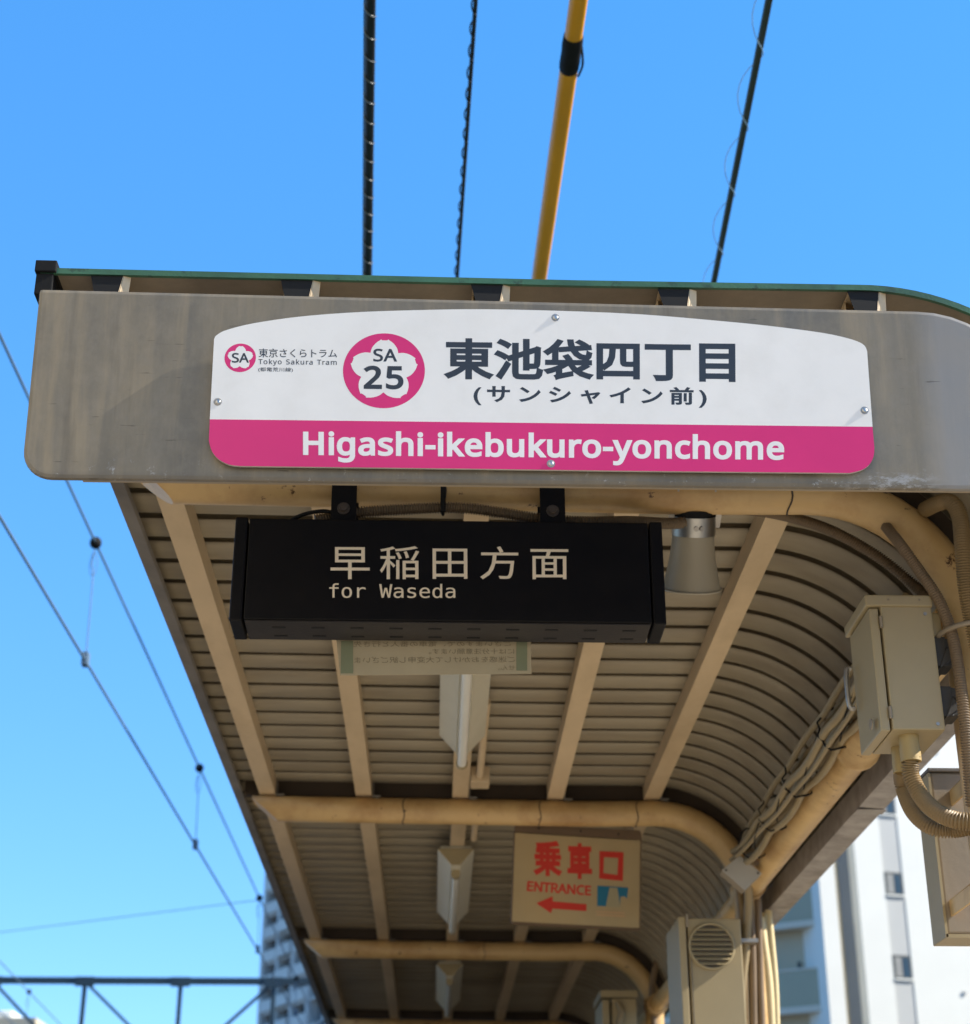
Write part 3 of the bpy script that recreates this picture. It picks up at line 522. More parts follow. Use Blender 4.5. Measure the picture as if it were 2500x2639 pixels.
def emblem(fc, cen, R_, name):
    c0 = uv(onF(*fc(*cen), ST)); e = uv(onF(*fc(cen[0] + R_, cen[1]), ST)); r = e[0] - c0[0]
    P2 = lambda a, q, off: FL(c0[0] + q * r * sin(radians(a)), c0[1] + q * r * cos(radians(a)), ST + off)
    obj(name, G().add([P2(i * 5, 1, .00005) for i in range(72)], [tuple(range(72))]), M['pink'], sign)
    fl = []
    for k_ in range(5):
        half = [(36, .578), (31, .632), (27, .675), (22, .718), (17, .758), (12.5, .79), (8.5, .815), (6, .838), (4.5, .812), (1.5, .808)]
        for a, q in [(-a, q) for a, q in half] + half[:0:-1]: fl.append((k_ * 72 + a, q))
    obj('blossom', G().add([P2(a, q, .0001) for a, q in fl], [tuple(range(len(fl)))]), M['white'], sign)
emblem(q1, (1278, 497), 300, 'round_emblem'); emblem(q1, (225, 404), 115, 'round_emblem')
place('emblem_text', polytext('SA', 'n', .020, 1.05), TQ(q1, ST + .0001, (1199, 337), (1375, 338), (1375, 433), (1199, 432)), M['ink'], sign, FN)
place('emblem_number', polytext('25', 'n', .027, 1.12), TQ(q1, ST + .0001, (1128, 461), (1421, 463), (1421, 636), (1128, 634)), M['ink'], sign, FN)
place('emblem_text', polytext('SA', 'n', .020, 1.0), TQ(q1, ST + .0001, (163, 368), (290, 369), (290, 441), (163, 440)), M['ink'], sign, FN)
place('line_name', cjk('東京さくらトラム', .010, 1.0), TQ(q1, ST, (360, 335), (935, 340), (935, 404), (360, 401)), M['ink'], sign, FN)
place('line_name_roman', polytext('Tokyo Sakura Tram', 'n', .012, 1.16), TQ(q1, ST, (358, 411), (932, 417), (932, 468), (358, 462)), M['ink'], sign, FN)
place('line_name_old', cjk('(都電荒川線)', .010, 1.05), TQ(q1, ST, (357, 473), (611, 476), (611, 511), (357, 508)), M['ink'], sign, FN)
for sx, sy in (z2(272, 268), z2(1468, 627), z2(255, 833), z1(842, 594)):
    p = onF(sx, sy, ST); u, v = uv(p)
    s_ = obj('screw', G().tube([FL(u, v, ST), FL(u, v, ST + .0006)], .0058, 14), M['dullsteel'], sign)
    obj('screw_head', G().sphere(FL(u, v, ST + .0006), .0042, 12, 8, (1, .33, 1)), M['steel'], s_)

# ------------------------------------------------------------ destination display
DY = 2.60
NY = Vector((0, -1, 0))
zb = lambda x, y: ((580 + x / 1.5633), (1230 + y / 1.5633))
def dq(Y, f, *p): return [atY(*f(*q), Y, src=True) for q in p]
disp = thing('direction_sign', (.012, 2.65, 1.183), 'long black direction sign box with beige characters hanging under the front beam', 'sign')
bx0, bx1, bz0, bz1 = -.322, .3495, .998, 1.183
obj('casing', G().box(bx0, bx1, DY + .003, DY + .094, bz0 + .002, bz1 - .002), M['black'], disp, bevel=.002)
obj('underside', G().box(bx0 + .002, bx1 - .002, DY + .006, DY + .091, bz0 - .0008, bz0 + .0012), M['blackrim'], disp)
for x0, x1 in ((-.3455, -.3245), (.352, .3735)):
    obj('end_cap', G().box(x0, x1, DY + .0018, DY + .096, bz0 - .0006, bz1), M['black'], disp, bevel=.003)
for row, yy in ((0, DY + .030), (1, DY + .070)):
    for i in range(10):
        x = -.277 + i * .0645
        obj('vent_slot', G().box(x, x + .022, yy, yy + .006, bz0 - .0016, bz0 - .0009), M['slot'], disp)
tq = dq(DY + .003, zb, (425, 273), (1383, 280), (1384, 411), (425, 411))
place('destination_name', cjk('早稲田方面', .003, 1.34), tq, M['btext'], disp, NY)
place('destination_roman', polytext('for Waseda', 'm', .003, 1.0, 429), dq(DY + .003, zb, (420, 427), (928, 430), (928, 487), (420, 486)), M['btext'], disp, NY)
for xa, xb in ((-.187, -.144), (.168, .211)):
    br = obj('hanger', G().box(xa, xb, DY + .012, DY + .016, bz1, 1.275).box(xa, xb, DY + .08, DY + .084, bz1, 1.30).box(xa + .002, xb - .002, DY + .016, DY + .08, bz1 + .001, bz1 + .005), M['black'], disp, bevel=.001)
    xm = (xa + xb) / 2
    obj('bolt', G().tube([(xm, DY + .0115, 1.205), (xm, DY + .004, 1.205)], .0075, 6).tube([(xm, DY + .012, 1.205), (xm, DY + .0095, 1.205)], .011, 12), M['conddark'], br)

# paper notice taped to the back of the box
zn = lambda x, y: (850 + x / 3.411, 1630 + y / 3.411)
NYY = 2.712
note = thing('paper_notice', (0, NYY, 1.05), 'see-through laminated notice showing mirrored print below the black sign box', 'notice')
c_ = [atY(648, 1215, NYY), atY(1026, 1215, NYY), atY(1028, 1303, NYY), atY(658, 1306, NYY)]
obj('sheet', G().prism(c_, (0, .0012, 0)), M['paper'], note)
for a, b in (((100, 75), (205, 360)), ((1640, 75), (1735, 335))):
    q = dq(NYY - .0006, zn, a, (b[0], a[1]), b, (a[0] - 5 * (a[0] < 500), b[1]))
    obj('tape', G().prism(q, (0, -.0004, 0)), M['tape'], note)
for txt, tl, tr, br_, bl in (('ございますので、電車の番人と行き先', (205, 78), (1590, 78), (1590, 122), (205, 128)), ('には十分注意願います。', (870, 142), (1620, 142), (1620, 190), (870, 192)), ('ご迷惑をおかけして大変申し訳ございま', (215, 215), (1625, 210), (1625, 262), (215, 272)), ('せん。', (1480, 292), (1628, 290), (1628, 332), (1480, 334))):
    q = dq(NYY, zn, tr, tl, bl, br_)
    place('print_line', cjk(txt, 0, 1.0), q, M['ghost'], note, NY, lift=.0006, th=0)

# ------------------------------------------------------------ horn under the beam
horn = thing('horn_speaker', (.447, 2.72, 1.25), 'grey bell-shaped horn strapped under the front beam right of the black sign', 'speaker')
ht = radians(33); ha = Vector((0, sin(ht), -cos(ht))); hn = Vector((0, cos(ht), sin(ht))); h0 = atY(1342, 997, 2.72)
def hpt(t, r=0, a=0): return h0 + ha * t + Vector((1, 0, 0)) * (r * cos(a)) + hn * (r * sin(a))
prof = [(.034, .0375), (.045, .0378), (.065, .0395), (.085, .0425), (.105, .0465), (.122, .0505), (.131, .0530)]
obj('bell', G().tube([hpt(t) for t, r in prof], 1, 36, caps=False, radii=[r for t, r in prof]).tube([hpt(t) for t, r in prof[::-1]], 1, 36, caps=False, radii=[r - .003 for t, r in prof[::-1]]), M['horn'], horn)
obj('bell_rim', G().tube([hpt(.131, .0535, a * pi / 20) for a in range(41)], .0022, 8, caps=False), M['horn'], horn)
obj('bell_core', G().tube([hpt(.03), hpt(.11)], .018, 16), M['rubber'], horn)
obj('collar', G().tube([hpt(.0), hpt(.034)], .0390, 36, caps=False).tube([hpt(.034), hpt(.0)], .0375, 36, caps=False), M['steel'], horn)
obj('horn_cap', G().tube([hpt(-.012), hpt(.006)], .0370, 36), M['rubber'], horn)
for x in (.413, .478):
    ring = [(x, FR[0] + (RT + .0016) * cos(a * pi / 12), 1.2875 + (RT + .0016) * sin(a * pi / 12)) for a in range(25)]
    obj('strap', G().tube(ring, .0028, 6, caps=False), M['dullsteel'], horn)
for s in (-1, 1):
    xs = h0.x + s * .0415
    obj('bracket', G().bar((xs, FR[0], 1.25), (xs, hpt(.02).y, hpt(.02).z), .003, .010, up=(1, 0, 0)), M['dullsteel'], horn)
    obj('bracket_bolt', G().tube([hpt(.018, .0385 * 1, pi * (s < 0)), hpt(.018, .046, pi * (s < 0))], .004, 6), M['dullsteel'], horn)
obj('collar_screw', G().tube([hpt(.018, .039, -1.35), hpt(.018, .043, -1.35)], .0045, 8).tube([hpt(.018, .039, -1.6), hpt(.018, .043, -1.6)], .0045, 8), M['dullsteel'], horn)

# ------------------------------------------------------------ fluorescent lamps below the middle purlin
def lamp(y0, y1, first=None):
    t = thing('fluorescent_lamp', (.066, (y0 + y1) / 2, 1.326), 'x', 'lamp', 'fluorescent lamps under the middle purlin')
    xm = .061; w = .059
    for s in (-1, 1):
        q = [(xm + s * .016, y0, 1.262), (xm + s * w, y0, 1.309), (xm + s * w, y0, 1.313), (xm + s * .012, y0, 1.266)]
        obj('wing', G().prism(q, (0, y1 - y0, 0)), M['lamp'], t)
    for y, d in ((y0 - .0015, 0), (y1, 0)):
        obj('end_plate', G().prism([(xm - w, y, 1.3135), (xm + w, y, 1.3135), (xm + .014, y, 1.261), (xm - .014, y, 1.261)], (0, .0015, 0)), M['cabinet'], t)
    obj('spine', G().box(xm - .0155, xm + .0155, y0 + .002, y1 + .0, 1.256, 1.265).box(xm - .05, xm + .05, y0 + .01, y1 - .01, 1.3137, 1.3255), M['lamp'], t)
    obj('glass_tube', G().tube([(xm, y0 + .075, 1.243), (xm, y1 + .022, 1.243)], .0125, 16), M['tube'], t)
    for ya, yb in ((y0 + .045, y0 + .075), (y1 + .022, y1 + .040)):
        obj('lamp_holder', G().tube([(xm, ya, 1.244), (xm, yb, 1.244)], .0155, 16), M['cabinet'], t)
    return t
L1 = lamp(3.22, 4.215); L1['label'] = 'nearest fluorescent lamp, its front end hidden by the paper notice'
L2 = lamp(5.47, 6.45); L2['label'] = 'middle fluorescent lamp left of the red ENTRANCE sign'
L3 = lamp(7.60, 8.60); L3['label'] = 'farthest fluorescent lamp, low in the picture beyond the third beam'
def wiring(ya, yb, box, label):
    t = thing('wiring_pipe', (.11, (ya + yb) / 2, 1.34), label, 'conduit', 'pipes feeding the lamps')
    obj('pipe', G().tube([(.118, ya, 1.325), (.118, yb, 1.325)], .0105, 12), M['purlin'], t)
    if box: obj('terminal_box', G().box(.092, .146, yb, yb + .075, 1.305, 1.352), M['purlin'], t, bevel=.004)
wiring(4.0, 4.66, True, 'short beige pipe ending in a small square box before the second beam')
wiring(4.93, 5.40, False, 'short beige pipe between the second beam and the middle lamp')

# ------------------------------------------------------------ entrance sign on the second beam
EY = 4.935
ze = lambda x, y: (1250 + x * .26652, 2080 + y * .26652)
eq = lambda *p, off=0: dq(EY - off, ze, *p)
ent = thing('entrance_sign', (.41, EY, 1.25), 'square cream ENTRANCE sign with red characters, arrow and a blue picture', 'sign')
obj('plate', G().prism(eq((292, 240), (1500, 320), (1490, 1168), (262, 1105)), (0, .012, 0)), M['plate'], ent)
obj('top_rail', G().prism(eq((300, 165), (1490, 225), (1512, 250), (1512, 326), (288, 248), (288, 180)), (0, .03, 0)), M['platetop'], ent)
obj('side_rail', G().prism(eq((1500, 300), (1514, 300), (1503, 1180), (1490, 1172)), (0, .025, 0)), M['platetop'], ent)
obj('side_rail', G().prism(eq((280, 240), (291, 240), (261, 1115), (250, 1105)), (0, .025, 0)), M['platetop'], ent)
obj('bottom_rail', G().prism(eq((255, 1107), (1500, 1170), (1500, 1185), (255, 1122)), (0, .025, 0)), M['platetop'], ent)
place('red_character', cjk('乗', .040), eq((465, 318), (748, 330), (748, 672), (465, 664)), M['red'], ent, NY)
place('red_character', cjk('車', .040), eq((797, 345), (1036, 352), (1036, 700), (797, 692)), M['red'], ent, NY)
mk = lambda pts, m_, nm, off=.0005: obj(nm, G().prism(eq(*pts, off=off), (0, -.0006, 0)), m_, ent)
o4 = eq((1107, 425), (1340, 438), (1333, 715), (1105, 692), off=.0005); i4 = eq((1150, 485), (1288, 492), (1280, 657), (1145, 640), off=.0005)
gg = G()
for i in range(4): j = (i + 1) % 4; gg.prism([o4[i], o4[j], i4[j], i4[i]], (0, -.0006, 0))
obj('red_character', gg, M['red'], ent)
place('entrance_word', polytext('ENTRANCE', 'n', .03, .98), eq((410, 712), (1026, 760), (1026, 858), (402, 812)), M['red'], ent, NY)
mk([(497, 930), (655, 862), (655, 913), (982, 940), (980, 1006), (652, 982), (637, 1026)], M['red'], 'arrow')
mk([(1088, 760), (1384, 780), (1374, 885), (1345, 862), (1310, 868), (1305, 968), (1083, 955)], M['blue'], 'picture_sky')
mk([(1205, 776), (1280, 782), (1308, 972), (1168, 962)], M['pic'], 'picture_tower', .0014)
for y_ in (1005, 1035): mk([(1075, y_), (1350, y_ + 14), (1350, y_ + 26), (1075, y_ + 12)], M['faintred'], 'picture_caption_rule')
for x_, y_ in ((520, 205), (925, 232), (1290, 262)): obj('rail_hole', G().prism(eq((x_ - 8, y_ - 10), (x_ + 8, y_ - 10), (x_ + 8, y_ + 10), (x_ - 8, y_ + 10), off=.0004), (0, -.0006, 0)), M['slot'], ent)
for x in (.255, .58):
    obj('hook', G().tube([(x, 4.95, 1.24), (x, 4.95, 1.29), (x, 4.942, 1.33)], .003, 6), M['dullsteel'], ent)

# ------------------------------------------------------------ control box on the front post
cb = thing('control_box', (.785, 2.62, .82), 'beige metal control box with a hooded lid on the front post', 'box')
x0, x1, y0, y1, z0, z1_ = .724, .816, 2.60, 2.74, .818, 1.034
obj('casing', G().box(x0 + .006, x1, y0, y1, z0 + .002, z1_), M['cabinet'], cb, bevel=.003)
d_ = obj('door', G().box(x0 - .013, x0 + .003, y0 + .002, y1 + .002, z0, z1_ - .004), M['cabinet'], cb, bevel=.003)
obj('latch', G().tube(spline([(x0 - .021, y1 - .02, .965), (x0 - .030, y1 - .02, .96), (x0 - .030, y1 - .02, .90), (x0 - .021, y1 - .02, .895)], 4), .0045, 8), M['dullsteel'], d_)
obj('latch_mark', G().tube([(x0 - .0195, y0 + .03, .838), (x0 - .0215, y0 + .03, .838)], .009, 16), M['cabinet2'], d_)
obj('hood', G().box(x0 - .019, x1 + .002, y0 - .004, y1 + .01, z1_ - .002, z1_ + .018), M['cabinet'], cb, bevel=.003)
for x in (x0 + .02, x1 - .02): obj('rivet', G().sphere((x, y0 - .004, z1_ + .009), .002, 6, 4), M['cabinet2'], cb)
obj('back_plate', G().box(x1 + .001, x1 + .016, y0 + .01, y1, .985, 1.026), M['cabinet'], cb, bevel=.002)
for hz in (z0 + .03, z1_ - .03): obj('hinge', G().tube([(x0 + .0045, y0 - .002, hz - .01), (x0 + .0045, y0 - .002, hz + .01)], .0028, 8), M['cabinet2'], cb)
obj('case_screw', G().tube([(x1 - .012, y0, z0 + .012), (x1 - .012, y0 - .0015, z0 + .012)], .003, 8).tube([(x1 - .012, y0, z1_ - .014), (x1 - .012, y0 - .0015, z1_ - .014)], .003, 8), M['dullsteel'], cb)
for zc in (.958, .872):                       # plastic clamps that grip the post
    gcl = G().box(x1, x1 + .020, y0 + .01, y0 + .07, zc - .026, zc + .026).box(x1 + .018, x1 + .036, y0 + .012, y0 + .06, zc + .008, zc + .024)
    gcl.box(x1 + .018, x1 + .03, y0 + .012, y0 + .06, zc - .024, zc - .006)
    gcl.add([(x1 + .004, y0 + .006, zc - .030), (x1 + .032, y0 + .006, zc - .012), (x1 + .020, y0 + .006, zc + .006), (x1 + .004, y0 + .05, zc - .03), (x1 + .032, y0 + .05, zc - .012), (x1 + .02, y0 + .05, zc + .006)], [(0, 1, 2), (3, 5, 4), (0, 3, 4, 1), (1, 4, 5, 2), (2, 5, 3, 0)])
    obj('clamp', gcl, M['clamp'], cb, bevel=.002)
    obj('clamp_bolt', G().tube([(x1 + .03, y0 + .03, zc - .002), (x1 + .048, y0 + .03, zc)], .005, 6), M['dullsteel'], cb)
for px, py, Y, r in ((1757, 1424, 2.635, .0175), (1738, 1440, 2.70, .0145)):
    p = atY(px, py, Y); q = obj('conduit_nut', G().tube([(p.x, Y, z0 + .002), (p.x, Y, z0 - .018)], r * .93, 20).tube([(p.x, Y, z0 - .018), (p.x, Y, z0 - .036)], r, 8).tube([(p.x, Y, z0 - .036), (p.x, Y, z0 - .041)], r * .95, 20), M['nut'], cb)

# ------------------------------------------------------------ ribbed conduits round the front post
def hose(pts, r, m, label, group=None, name='flexible_conduit', n=10):
    P_ = spline(pts, n)
    o = obj(name, corrugated(P_, r), m); setp(o, label, 'conduit', group or 'ribbed conduits round the front post'); return o
A_ = lambda l: [atY(x, y, Y) for x, y, Y in l]
nz = atY(1757, 1424, 2.635).x
hose([(nz, 2.635, .782)] + A_([(1762, 1500, 2.64), (1785, 1545, 2.63), (1820, 1575, 2.60), (1860, 1588, 2.58), (1910, 1585, 2.58), (1960, 1550, 2.6), (1990, 1480, 2.62), (2000, 1380, 2.64)]), .0142, M['cond'], 'thicker tan ribbed conduit looping from under the control box to the right')
nz = atY(1738, 1440, 2.70).x
hose([(nz, 2.70, .782)] + A_([(1745, 1520, 2.73), (1765, 1570, 2.71), (1800, 1600, 2.69), (1840, 1606, 2.68), (1890, 1596, 2.66), (1950, 1570, 2.68), (2010, 1500, 2.7), (2030, 1380, 2.7)]), .0128, M['cond'], 'thinner tan ribbed conduit hanging just behind the thicker loop')
hose(A_([(1790, 985, 2.66), (1818, 972, 2.58), (1840, 972, 2.55), (1856, 1000, 2.54), (1862, 1060, 2.54), (1868, 1130, 2.55), (1880, 1200, 2.56), (1905, 1320, 2.58), (1920, 1440, 2.6), (1935, 1700, 2.62)]), .0140, M['cond'], 'tan ribbed conduit coming over the bend of the front beam at the right edge')
hose(A_([(1700, 1002, 2.72), (1735, 1045, 2.62), (1775, 1100, 2.60), (1815, 1160, 2.59), (1842, 1230, 2.585), (1856, 1310, 2.58), (1866, 1400, 2.58), (1880, 1560, 2.59)]), .0100, M['cond2'], 'rust brown conduit following the inside of the front bend')
hose([(-.215, 2.64, 1.196), (-.15, 2.645, 1.212), (-.06, 2.64, 1.218), (.03, 2.64, 1.222), (.10, 2.64, 1.214), (.17, 2.65, 1.207), (.25, 2.66, 1.207), (.33, 2.68, 1.218), (.42, 2.70, 1.226)] + A_([(1400, 985, 2.72), (1480, 990, 2.74), (1550, 1006, 2.76), (1620, 1032, 2.78), (1700, 1078, 2.80), (1760, 1125, 2.81), (1800, 1160, 2.80)]), .0105, M['cond3'], 'long ribbed conduit running above the black sign box to the control box', n=12)
ties = thing('cable_tie', (.003, 2.63, 1.24), 'black strap holding the ribbed conduit to the beam between the two hangers', 'strap')
obj('band', G().box(-.0015, .0075, 2.618, 2.622, 1.205, 1.262).tube([(.003, 2.632 + .016 * cos(a * pi / 8), 1.221 + .014 * sin(a * pi / 8)) for a in range(17)], .003, 6, caps=False), M['rubber'], ties)
pw = thing('power_cord', (-.25, 2.63, 1.19), 'thin black cord looping over the left top of the black sign box', 'cable')
obj('cord', G().tube(spline([(-.27, 2.65, 1.187), (-.24, 2.63, 1.199), (-.20, 2.625, 1.206), (-.17, 2.63, 1.2)], 6), .0035, 8).tube(spline([(-.29, 2.66, 1.187), (-.25, 2.65, 1.196), (-.20, 2.66, 1.197), (-.16, 2.66, 1.194)], 6), .003, 8), M['rubber'], pw)
obj('cord_block', G().box(-.30, -.19, 2.64, 2.67, 1.1845, 1.192), M['rubber'], pw, bevel=.002)
g_ = G(); ring = [(.872 + .048 * cos(a * pi / 10), 2.625 + .08 * sin(a * pi / 10), .985) for a in range(21)]
st = obj('post_band', G().tube(ring, .0045, 6, caps=False), M['cabinet2']); setp(st, 'brown band clamping the conduits to the top of the front post', 'strap')

# ------------------------------------------------------------ flat cabinet behind the post
fc = thing('flat_cabinet', (.87, 2.90, .70), 'flat metal cabinet behind the front post, seen below the ribbed loops', 'box')
P_ = lambda x, y, Y=2.88: atY(x, y, Y)
tl, tr = P_(1800, 1494), P_(1990, 1496); zl = P_(1828, 1806).z; zt = tl.z
xl = tl.x
obj('casing', G().box(xl - .002, xl + .23, 2.88, 2.945, zl, zt), M['cabinet2'], fc, bevel=.004)
obj('rim', G().box(xl - .006, xl + .232, 2.874, 2.95, zt + .001, zt + .007), M['flash'], fc, bevel=.001)
obj('side_panel', G().box(xl - .007, xl - .0025, 2.876, 2.955, zl - .006, zt - .002), M['cabinet'], fc)
obj('base_panel', G().box(xl - .006, xl + .23, 2.876, 2.955, zl - .007, zl - .001), M['cabinet'], fc)
for py in (1538, 1752):
    a = P_(1850, py, 2.86); g_ = G().box(a.x - .006, a.x + .09, 2.70, 2.706, a.z - .014, a.z + .014).box(a.x - .006, a.x - .001, 2.706, 2.88, a.z - .014, a.z + .014)
    obj('post_bracket', g_, M['beam'], fc, bevel=.002)
    obj('bracket_bolt', G().tube([(a.x + .01, 2.70, a.z), (a.x + .01, 2.692, a.z)], .005, 6), M['dullsteel'], fc)

# ------------------------------------------------------------ cables along the long pipe
bun = thing('cable_bundle', (.84, 3.9, 1.08), 'bundle of cream cables tied along the inside of the long tan pipe', 'cable')
offs = [(-.026, .012, .0095, 0), (.002, .034, .0075, 1), (.016, -.002, .0125, 2), (-.012, -.024, .0090, 3), (.034, .024, .0068, 4), (-.036, -.010, .0055, 5)]
tiesY = [3.02, 3.42, 3.80, 4.12, 4.42]
for i, (dx, dz, r, ph) in enumerate(offs):
    pts_ = []; y = 2.78
    while y < 4.62:
        tw = .9 * sin((y - 2.8) * 1.5 + .4)                      # the bundle turns slowly about itself
        ddx = dx * cos(tw) - dz * sin(tw); ddz = dx * sin(tw) + dz * cos(tw)
        sag = -.010 * sin(pi * ((y - 3.02) / .39 % 1)) * (1.4, -.9, 2.0, 1.8, 1.6, .6)[i]
        pts_.append((.838 + ddx, y, 1.082 + ddz + sag)); y += .075
    if i == 2: pts_ += [(.868, 4.70, 1.045), (.874, 4.74, 1.0), (.872, 4.77, .94), (.864, 4.79, .86), (.852, 4.80, .75), (.845, 4.80, .5)]
    if i == 4: pts_ += [(.872, 4.70, 1.06), (.880, 4.78, 1.0), (.872, 4.82, .93), (.857, 4.84, .86), (.842, 4.83, .78), (.838, 4.82, .62), (.84, 4.82, .2)]
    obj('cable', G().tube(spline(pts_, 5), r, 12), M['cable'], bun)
for y in tiesY:
    ring = [(.840 + (.038 + .004 * sin(3 * a + y * 9)) * cos(a * pi / 10), y + .015 * sin(a * pi / 10 + y), 1.080 + (.042 + .003 * cos(2 * a + y)) * sin(a * pi / 10)) for a in range(21)]
    obj('cable_tie', G().tube(ring, .0024, 6, caps=False), M['rubber'], bun)
for k_, (a, b) in enumerate(zip(tiesY, tiesY[1:])):
    obj('lacing_wire', G().tube(spline([(.803, a, 1.075), (.812, (a + b) / 2, 1.046), (.845, b, 1.049)], 6), .0017, 6), M['rubber'], bun)
# grey junction plate box
jb = thing('junction_box', (.83, 4.52, 1.03), 'small grey junction box tilted on the bend of the second frame', 'box')
q = [atY(x, y, 4.50) for x, y in ((1430, 1655), (1473, 1690), (1440, 1722), (1396, 1683))]
obj('box_body', G().prism(q, (0, .05, 0)), M['cabinet2'], jb, bevel=.003)
q2_ = [v + Vector((0, -.004, 0)) for v in q]
obj('cover', G().prism(q2_, (0, .003, 0)), M['jgrey'], jb)
obj('mount', G().bar(atY(1432, 1690, 4.56), (.885, 4.80, 1.075), .02, .02), M['beam'], jb)
for i in (1, 3): obj('cover_screw', G().tube([q2_[i].lerp(q2_[(i + 2) % 4], .1), q2_[i].lerp(q2_[(i + 2) % 4], .1) + Vector((0, -.002, 0))], .003, 6), M['slot'], jb)

# ------------------------------------------------------------ vented cabinet on the second post
vc = thing('vent_cabinet', (.76, 4.9, .75), 'tall beige cabinet with a round louvred vent on the second post', 'cabinet')
v0 = atY(1314, 1776, 4.72); v1 = atY(1432, 1778, 4.72); vx0, vx1, vz1 = v0.x, v1.x, v0.z
obj('casing', G().box(vx0 + .022, vx1, 4.72, 4.98, .40, vz1), M['cabinet'], vc, bevel=.004)
obj('door', G().box(vx0 - .004, vx0 + .016, 4.716, 4.985, .40, vz1 + .004), M['cabinet'], vc, bevel=.003)
obj('door_hinge', G().box(vx0 + .0165, vx0 + .024, 4.712, 4.72, vz1 - .025, vz1 + .010), M['cabinet2'], vc)
obj('front_fold', G().box(vx0 + .026, vx0 + .028, 4.7165, 4.7195, .45, vz1 - .05), M['flash'], vc)
ce = atY(1376, 1830, 4.717); R_ = .061
obj('vent_back', G().tube([(ce.x, 4.7192, ce.z), (ce.x, 4.7165, ce.z)], R_ - .003, 40), M['conddark'], vc)
obj('vent_ring', G().tube([(ce.x + R_ * cos(a * pi / 24), 4.714, ce.z + R_ * sin(a * pi / 24)) for a in range(49)], .0042, 8, caps=False), M['cabinet'], vc)
for i in range(8):
    dz = -.046 + i * .0131; h = sqrt(R_ ** 2 - dz ** 2) - .003
    obj('louvre', G().add([(ce.x - h, 4.716, ce.z + dz + .0045), (ce.x + h, 4.716, ce.z + dz + .0045), (ce.x + h, 4.706, ce.z + dz - .0035), (ce.x - h, 4.706, ce.z + dz - .0035), (ce.x - h, 4.716, ce.z + dz + .0025), (ce.x + h, 4.716, ce.z + dz + .0025), (ce.x + h, 4.706, ce.z + dz - .0055), (ce.x - h, 4.706, ce.z + dz - .0055)], [(0, 1, 2, 3), (7, 6, 5, 4), (3, 2, 6, 7), (0, 4, 5, 1), (0, 3, 7, 4), (1, 5, 6, 2)]), M['cabinet'], vc)
obj('mount_arm', G().box(vx1 - .03, vx1 + .075, 4.80, 4.83, vz1 + .002, vz1 + .012).box(vx1, vx1 + .05, 4.74, 4.9, vz1 - .06, vz1 - .05), M['dullsteel'], vc)

# small cabinet on the third post
scb = thing('meter_box', (.73, 7.05, .95), 'small olive beige box on the third post at the bottom of the picture', 'box')
s0 = atY(1168, 1916, 6.95); s1 = atY(1230, 1916, 6.95)
obj('casing', G().box(s0.x + .03, s1.x, 6.95, 7.25, .68, s0.z - .03), M['cabinet'], scb, bevel=.004)
obj('door', G().box(s0.x - .01, s0.x + .02, 6.945, 7.255, .68, s0.z - .035), M['cabinet'], scb, bevel=.003)
obj('hood', G().box(s0.x - .016, s1.x + .004, 6.935, 7.26, s0.z - .027, s0.z), M['cabinet'], scb, bevel=.003)
obj('side_hose', G().tube(spline([(s0.x + .05, 6.93, s0.z - .05), (s0.x + .065, 6.92, s0.z - .09), (s0.x + .05, 6.925, s0.z - .16), (s0.x + .055, 6.925, .70)], 6), .012, 10), M['cable'], scb)

# vertical cables at the second post
def vcable(pts, r, m, label):
    o = obj('vertical_cable', G().tube(spline(pts, 6), r, 10), m); setp(o, label, 'cable', 'cables running down the second post'); return o
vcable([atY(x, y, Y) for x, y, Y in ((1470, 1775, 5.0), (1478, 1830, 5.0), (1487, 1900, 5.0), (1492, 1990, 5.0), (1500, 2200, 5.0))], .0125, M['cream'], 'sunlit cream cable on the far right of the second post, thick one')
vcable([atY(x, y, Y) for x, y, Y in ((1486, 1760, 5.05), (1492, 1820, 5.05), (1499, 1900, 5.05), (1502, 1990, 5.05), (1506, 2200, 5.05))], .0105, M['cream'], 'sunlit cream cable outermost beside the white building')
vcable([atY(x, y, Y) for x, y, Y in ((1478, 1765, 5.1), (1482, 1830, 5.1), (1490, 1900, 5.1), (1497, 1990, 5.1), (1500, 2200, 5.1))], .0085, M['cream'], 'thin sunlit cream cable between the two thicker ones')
vcable([atY(x, y, Y) for x, y, Y in ((1430, 1720, 4.80), (1436, 1780, 4.80), (1440, 1850, 4.80), (1444, 1990, 4.80), (1450, 2200, 4.80))], .011, M['cond'], 'tan pipe directly right of the vented cabinet')
vcable([atY(x, y, Y) for x, y, Y in ((1446, 1716, 4.80), (1452, 1780, 4.80), (1456, 1850, 4.80), (1458, 1990, 4.80), (1462, 2200, 4.80))], .012, M['cond2'], 'brown pipe next to the tan pipe beside the vented cabinet')
vcable([atY(x, y, Y) for x, y, Y in ((1466, 1740, 4.80), (1468, 1800, 4.80), (1471, 1900, 4.80), (1474, 1990, 4.80), (1480, 2200, 4.80))], .010, M['cond2'], 'brown pipe between the shaded and the sunlit cables')
vcable([atY(x, y, Y) for x, y, Y in ((1270, 1860, 7.1), (1262, 1900, 7.1), (1262, 1950, 7.1), (1266, 1990, 7.1), (1275, 2100, 7.1))], .014, M['cond2'], 'dark brown pipe bending down the third post')

# wire ties and drips on the beams
for Yb, xs in ((FR[0], (.61, .005)), (FR[1], (.30, .585, -.1)), (FR[2], (.2,))):
    for x in xs: obj('wire_tie', G().tube([(x + .003 * sin(a), Yb + (RT + .001) * cos(a * pi / 12), 1.2875 + (RT + .001) * sin(a * pi / 12)) for a in range(25)], .0016, 5, caps=False), M['conddark'], canopy)
